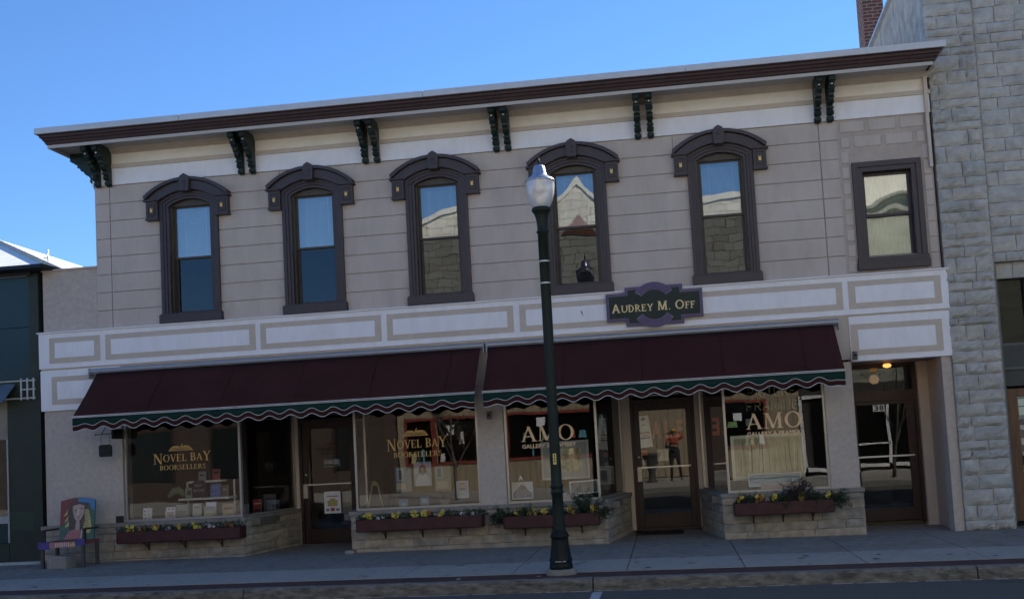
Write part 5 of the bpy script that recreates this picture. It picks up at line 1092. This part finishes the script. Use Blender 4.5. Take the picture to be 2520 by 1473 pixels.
mb=MB(); e=(-13.3,6.0,5.93); k_=(-20.3,13.0,8.75); mb.add([(-31,6,5.93),e,(-13.3,21,5.93),(-31,21,5.93),(-31,13,8.75),k_,(-20.3,14,8.75),(-31,14,8.75)],[(0,1,5,4),(1,2,6,5),(2,3,7,6),(4,5,6,7),(0,3,2,1),(0,4,7,3)]); mb.build('roof',mat('white_metal_roof',(.85,.85,.83),.5,var=.08,scale=4,bump=.1,grime=.3),mr)
mb=MB(); mb.tube([(e[0],e[1],e[2]+.03),(k_[0],k_[1],k_[2]+.03)],.06,6); mb.build('hip_cap',mat('weathered_flashing',(.5,.47,.42),.6,var=.3,scale=5),mr)
mb=MB(); mb.tube([(-14.9,7.7,6.5),(-14.9,7.7,6.95)],.02,5); mb.tube([(-15.02,7.7,6.75),(-14.9,7.7,6.75)],.015,5); mb.build('vent_pipe',STEEL,mr)

# ================================================================ ACROSS THE STREET (seen in the reflections)
OS=thing('gabled_stone_building','cream rubble stone building with gable and round parapets, mirrored in the shop windows','building',(-1,-19,0))
CR=bpy.data.materials.new('cream_rubble'); CR.use_nodes=True; n=CR.node_tree.nodes; l=CR.node_tree.links; b=n['Principled BSDF']; b.inputs['Roughness'].default_value=.9
geo=n.new('ShaderNodeNewGeometry'); sp=n.new('ShaderNodeSeparateXYZ'); l.new(geo.outputs['Position'],sp.inputs[0]); cb=n.new('ShaderNodeCombineXYZ'); l.new(sp.outputs[0],cb.inputs[0]); l.new(sp.outputs[2],cb.inputs[1])
nz=n.new('ShaderNodeTexNoise'); nz.inputs['Scale'].default_value=1.3; nz.inputs['Detail'].default_value=3; l.new(geo.outputs['Position'],nz.inputs[0]); va=n.new('ShaderNodeVectorMath'); va.operation='MULTIPLY_ADD'; va.inputs[1].default_value=(.35,.28,0); l.new(nz.outputs['Color'],va.inputs[0]); l.new(cb.outputs[0],va.inputs[2])
bt_=n.new('ShaderNodeTexBrick'); bt_.offset=.37; bt_.squash=.7; bt_.squash_frequency=3; bt_.inputs['Scale'].default_value=1; bt_.inputs['Brick Width'].default_value=.52; bt_.inputs['Row Height'].default_value=.26; bt_.inputs['Mortar Size'].default_value=.014; bt_.inputs['Mortar Smooth'].default_value=.3
bt_.inputs['Color1'].default_value=(.46,.43,.34,1); bt_.inputs['Color2'].default_value=(.60,.57,.47,1); bt_.inputs['Mortar'].default_value=(.22,.19,.14,1); l.new(va.outputs[0],bt_.inputs[0]); l.new(bt_.outputs[0],b.inputs['Base Color'])
out_=[(-9.3,3.0),(-9.3,9.0)]+[(-5.9+3.2*math.sin(R(a)),8.0+1.85*math.cos(R(a))) for a in range(-70,60,10)]+[(-3.75,9.15),(-2.6,10.45),(-1.45,9.15),(-.5,9.15),(.3,9.0)]+[(2.5+2.2*math.sin(R(a)),8.6+.86*math.cos(R(a))) for a in range(-70,71,10)]+[(5.6,8.8),(5.6,3.0)]
mb=MB(); concave(mb,out_,-19.3,-19.0); mb.build('upper_wall',CR,OS)
mb=MB(); tp=out_[1:-1]; mb.band([(x,z+.14) for x,z in tp],[(x,z-.06) for x,z in tp],-19.35,-18.92); mb.build('parapet_coping',mat('pale_coping',(.6,.58,.5),.8),OS)
mb=MB(); mb.prism([(-3.25,8.6),(-1.95,8.6),(-2.6,9.35)],-19.0,-18.96); mb.build('brick_gable',brick_mat('gable_brick',(.22,.075,.04),(.18,.06,.035),(.3,.2,.15)),OS)
PLK=bpy.data.materials.new('tan_vertical_planks'); PLK.use_nodes=True; n=PLK.node_tree.nodes; l=PLK.node_tree.links; b=n['Principled BSDF']; b.inputs['Roughness'].default_value=.8
geo=n.new('ShaderNodeNewGeometry'); sp=n.new('ShaderNodeSeparateXYZ'); l.new(geo.outputs['Position'],sp.inputs[0]); no=n.new('ShaderNodeTexNoise'); mp=n.new('ShaderNodeMapping'); mp.inputs['Scale'].default_value=(12,1,.6); l.new(geo.outputs['Position'],mp.inputs[0]); l.new(mp.outputs[0],no.inputs[0])
cr=n.new('ShaderNodeMixRGB'); cr.inputs[1].default_value=(.27,.215,.14,1); cr.inputs[2].default_value=(.36,.29,.19,1); l.new(no.outputs[0],cr.inputs[0]); l.new(cr.outputs[0],b.inputs['Base Color'])
mb=MB(); x=-9.3
REDT=mat('red_window_trim',(.22,.04,.025),.6)
wins=[(-8.95,-8.1),(-7.9,-6.3),(-5.4,-2.3),(.95,3.2)]
while x<4.2:
    for a,b_ in span(x+.006,x+.232,[]): 
        inn=[w_ for w_ in wins if w_[0]<x+.12<w_[1]]
        if inn: mb.box(a,b_,-19.02,-19.0,0,1.05); mb.box(a,b_,-19.02,-19.0,2.5,3.0)
        else: mb.box(a,b_,-19.02,-19.0,0,3.0)
    x+=.24
mb.build('plank_wall',PLK,OS)
mb=MB(); mb.box(-9.3,9.5,-19.4,-19.05,-.2,3.0); mb.build('ground_floor_core',flat('core_dark',(.04,.035,.03)),OS)
for a,b_ in wins:
    mb=MB(); t=.09; mb.box(a-t,b_+t,-19.03,-18.96,2.5,2.6); mb.box(a-t,b_+t,-19.03,-18.96,.95,1.05); mb.box(a-t,a,-19.03,-18.96,1.05,2.5); mb.box(b_,b_+t,-19.03,-18.96,1.05,2.5); wn=mb.build('window',REDT,OS)
    mb=MB(); mb.quad((a,-19.01,1.05),(b_,-19.01,1.05),(b_,-19.01,2.5),(a,-19.01,2.5)); mb.build('pane',glass_mat('dark_opposite_glass',.08,tint=(.3,.3,.3),wav=0),wn)
rq=random.Random(12)
for a,b_ in wins:
    x=a+.1; 
    while x<b_-.15:
        if rq.random()<.75:
            h=rq.uniform(.12,.45); wd=rq.uniform(.08,.28); mb=MB(); z=1.07+rq.choice((0,0,0,.55)); 
            mb.prism([(x,z),(x+wd,z),(x+wd*.85,z+h),(x+wd*.2,z+h*.95)],-19.005,-18.995) ; tag(mb.build('shop_goods',flat('goods',tuple(rq.choice(((.6,.6,.58),(.1,.3,.35),(.35,.08,.06),(.5,.4,.2),(.05,.05,.06),(.2,.35,.15)))))),'goods displayed in the windows across the street','goods','goods in the opposite shop windows')
        x+=rq.uniform(.15,.4)
for x,z in ((-7.55,2.0),(2.2,1.9),(-4.4,2.1)): mb=MB(); mb.box(x,x+.28,-18.99,-18.985,z,z+.3); tag(mb.build('window_notice',PAPER),'white paper notice in a shop window across the street','notice','notices in the opposite shop windows')
# white framed glass entrance further right
mb=MB()
for a in (4.4,5.6,6.4,7.6,8.6,9.4): mb.box(a-.05,a+.05,-19.0,-18.93,.05,2.6)
mb.box(4.4,9.4,-19.0,-18.93,2.5,2.6); mb.box(4.4,9.4,-19.0,-18.93,.05,.18); mb.box(5.6,7.6,-19.0,-18.93,.8,.86); wn=mb.build('glazed_entrance',flat('white_aluminium',(.7,.7,.68)),OS)
mb=MB(); mb.quad((4.7,-18.97,.1),(9.4,-18.97,.1),(9.4,-18.97,2.5),(4.7,-18.97,2.5)); mb.build('pane',glass_mat('entrance_glass',.08,tint=(.3,.3,.3),wav=0),wn)
OC=thing('cream_corner_building','tall plain cream building across the street, mirrored in the square window','building',(14,-19.5,0))
mb=MB(); mb.box(5.7,22,-30,-19.4,3.0,14.5); mb.build('wall',mat('cream_stucco',(.62,.60,.50),.9,var=.08,scale=1),OC)
mb=MB(); mb.box(5.65,22,-19.4,-19.2,8.62,8.72); mb.box(5.65,22,-19.4,-19.3,8.72,8.86); mb.box(5.65,22,-19.4,-19.1,8.95,9.03); mb.build('cornice_band',mat('grey_band',(.20,.20,.17),.8),OC)
mb=MB(); mb.box(5.7,22,-19.39,-19.35,3.0,8.60); mb.build('lower_wall',mat('moss_grey_stone',(.27,.28,.22),.9,var=.2,scale=1.5,stretch=(.5,1,2)),OC)
OB=thing('opposite_brick_building','lower dark brick building across the street, mirrored in the left windows','building',(-16,-19,0))
mb=MB(); mb.box(-28,-9.35,-27,-19.0,-.2,6.2); mb.build('wall',brick_mat('old_dark_brick',(.07,.042,.032),(.055,.035,.028),(.12,.10,.08)),OB)
mb=MB(); mb.box(-28.1,-9.3,-27,-18.85,6.2,6.4); mb.build('coping',CONC,OB)
for a in (-26.5,-23,-19.5,-16,-12.6):
    mb=MB(); mb.box(a,a+2,-18.99,-18.96,.9,2.6); wn=mb.build('window',flat('dark_shop_glass',(.02,.025,.025),.1),OB); mb=MB(); mb.box(a-.08,a,-19,-18.94,.85,2.65); mb.box(a+2,a+2.08,-19,-18.94,.85,2.65); mb.box(a,a+2,-19,-18.94,2.6,2.68); mb.build('window_frame',flat('window_frame_dark',(.05,.03,.02)),wn)
def tree(x,y,lab,seed,h=5.2):
    rng=random.Random(seed); T=thing('street_tree',lab,'tree',(x,y,G(x)),group='slim street trees across the road'); mb=MB(); lf=MB()
    def br(p,d,L_,r,dep):
        pts=[p.copy()]; rad=[r]
        for s in range(5):
            d=(d+Vector((rng.uniform(-.12,.12),rng.uniform(-.12,.12),.05))).normalized(); p=p+d*L_/5; pts.append(p.copy()); rad.append(r*(1-.1*(s+1)))
        mb.tube(pts,rad,6)
        if dep<3:
            for k in range(3 if dep else 5):
                a=rng.uniform(0,6.28); q=pts[rng.randint(2,5)]; br(q.copy(),Vector((math.cos(a)*.7,math.sin(a)*.7,1)).normalized(),L_*.6,r*.5,dep+1)
        else:
            for q in pts[2:]:
                for _ in range(2): leaf_quad(lf,q+Vector((rng.uniform(-.1,.1),rng.uniform(-.1,.1),rng.uniform(-.1,.1))),.09,rng,0)
    br(Vector((x,y,G(x))),Vector((0,0,1)),h*.45,.06,0)
    mb.build('trunk',mat('grey_bark_'+str(seed),(.10,.085,.07),.9,bump=.5),T); lf.build('crown',mat('young_leaf_'+str(seed),(.08,.09,.035),.6),T)
tree(-6.1,-13.4,'slim street tree across the road before the red-framed shop windows',4); tree(6.6,-13.6,'slim street tree across the road before the white glazed entrance',5)
up=thing('stone_urn','dark stone urn planter on the opposite pavement beside the photographer','planter',(-.62,-15.9,G(-.6)))
mb=MB(); mb.lathe([(.20,0),(.20,.05),(.13,.09),(.12,.3),(.16,.42),(.24,.75),(.30,.92),(.33,.95),(.33,1.0),(.28,1.0),(.26,.93),(0,.92)],-.62,-15.9,20,z0=G(-.6)); mb.build('urn',mat('dark_urn',(.07,.065,.06),.8),up)

# ================================================================ PHOTOGRAPHER (mirrored in the gallery door)
px,py,pz=.17,-16.34,G(0)
PR=thing('person','person across the street in orange and black jacket and yellow cap, one arm raised','person',(px,py,pz))
def skin_mesh(name,joints,edges,mats,assign,root=0,sub=2):
    me=bpy.data.meshes.new(name); me.from_pydata([j[0] for j in joints],edges,[]); ob=bpy.data.objects.new(name,me); C.objects.link(ob)
    ob.modifiers.new('skin','SKIN'); sl_=me.skin_vertices[0].data
    for i,j in enumerate(joints): sl_[i].radius=(j[1],j[2] if len(j)>2 else j[1]); sl_[i].use_root=(i==root)
    s=ob.modifiers.new('sub','SUBSURF'); s.levels=sub; s.render_levels=sub
    bpy.context.view_layer.update(); dg_=bpy.context.evaluated_depsgraph_get(); m2=bpy.data.meshes.new_from_object(ob.evaluated_get(dg_)); bpy.data.objects.remove(ob)
    m2.materials.clear()
    for m in mats: m2.materials.append(m)
    for p in m2.polygons: p.use_smooth=True; p.material_index=assign(p.center)
    o=bpy.data.objects.new(name,m2); C.objects.link(o); return o
J_=[((0,0,.98),.13,.10),((0,0,1.15),.14,.10),((0,0,1.32),.16,.11),((0,0,1.45),.09,.08),((0,.01,1.53),.05,.05),((0,.02,1.60),.075,.085),((0,.02,1.70),.075,.09),
 ((-.19,0,1.42),.06),((-.27,.06,1.17),.045),((-.08,.22,1.20),.035),((.0,.27,1.22),.025),
 ((.19,0,1.42),.06),((.36,.10,1.52),.045),((.16,.16,1.68),.035),((.11,.15,1.72),.025),
 ((-.10,0,.90),.095),((-.13,.02,.50),.065),((-.15,.0,.10),.045),((-.16,.10,.045),.04),((-.17,.17,.04),.035),
 ((.10,0,.90),.095),((.15,.02,.50),.065),((.20,.0,.10),.045),((.21,.10,.045),.04),((.22,.17,.04),.035)]
E_=[(0,1),(1,2),(2,3),(3,4),(4,5),(5,6),(3,7),(7,8),(8,9),(9,10),(3,11),(11,12),(12,13),(13,14),(0,15),(15,16),(16,17),(17,18),(18,19),(0,20),(20,21),(21,22),(22,23),(23,24)]
def asg(c):
    if c.z<.09: return 3
    if c.z<.97: return 1
    if c.z>1.50 and abs(c.x)<.12 and c.y<.12: return 0
    if (c.x-(-.04))**2+(c.y-.25)**2+(c.z-1.21)**2<.0035: return 0
    if (c.x-.13)**2+(c.y-.155)**2+(c.z-1.70)**2<.0025: return 0
    return 2 if c.z>1.27 else 1
SK=flat('skin',(.42,.25,.18)); TRO=flat('dark_trousers',(.02,.02,.022)); ORJ=flat('orange_jacket',(.36,.07,.03)); SHO=flat('brown_shoes',(.08,.03,.02))
bd=skin_mesh('body',J_,E_,[SK,TRO,ORJ,SHO],asg); bd.parent=PR
def hand(base,dirv,side,parent):
    d=Vector(dirv).normalized(); s=Vector(side).normalized(); b0=Vector(base); js=[(tuple(b0),.022,.014),(tuple(b0+d*.05),.03,.013)]; es=[(0,1)]
    for k,(off,Ln) in enumerate(((-.028,.06),(-.009,.07),(.010,.066),(.028,.052))):
        p=b0+d*.08+s*off; i0=len(js); js.append((tuple(p),.010,.009)); es.append((1,i0))
        q=p+d*Ln*.5+Vector((0,0,-.006)); js.append((tuple(q),.009,.008)); es.append((i0,i0+1)); js.append((tuple(q+d*Ln*.45+Vector((0,0,-.016))),.007,.007)); es.append((i0+1,i0+2))
    i0=len(js); t=b0+d*.03-s*.035; js.append((tuple(t),.011,.010)); es.append((0,i0)); js.append((tuple(t+d*.035-s*.012),.009,.009)); es.append((i0,i0+1))
    o=skin_mesh('hand',js,es,[SK],lambda c:0,sub=1); o.parent=parent
hand((.0,.27,1.22),(1,.3,0),(0,0,1),bd); hand((.10,.15,1.73),(-1,.2,.15),(0,1,0),bd)
mb=MB(); mb.lathe([(.088,1.70),(.092,1.74),(.08,1.78),(.04,1.805),(0,1.81)],0,.015,16); mb.prism([(-.07,.09),(.07,.09),(.06,.17),(0,.19),(-.06,.17)],1.715,1.728,ax='z'); c=mb.build('cap',flat('yellow_cap',(.6,.36,.04)),None); c.parent=PR
mb=MB(); mb.lathe([(.082,1.60),(.088,1.65),(.090,1.70)],0,.005,16); hr=mb.build('hair',flat('dark_hair',(.05,.035,.025)),None); hr.parent=PR
for vtx in hr.data.vertices:
    if vtx.co.y>.05: vtx.co.y=.05
mb=MB(); mb.prism([(.105,1.66),(.128,1.625),(.10,1.62)],-.012,.012,ax='x')
for v_ in (-.03,.03): mb.lathe([(0,0),(.011,.004),(.011,.012),(0,.016)],v_,.098,8,z0=1.657)
mb.box(-.025,.025,.10,.106,1.588,1.597); fc=mb.build('face_features',flat('face_brown',(.25,.12,.09)),None); fc.parent=PR  # nose, eyes and mouth share one brown, darker than the skin
ph=thing('phone','black phone held up by the person across the street','phone',(.0,-16.04,1.6)); mb=MB(); mb.box(-.075,.075,-16.045,-16.035,1.56,1.64); bevel(mb.build('case',flat('phone_black',(.01,.01,.01),.3),ph),.003)
mb=MB(); mb.quad((-.068,-16.0455,1.566),(.068,-16.0455,1.566),(.068,-16.0455,1.634),(-.068,-16.0455,1.634)); mb.build('screen',flat('screen_black',(.01,.01,.012),.1),ph)

for o in bpy.data.objects:
    if '_o' in o: del o['_o']
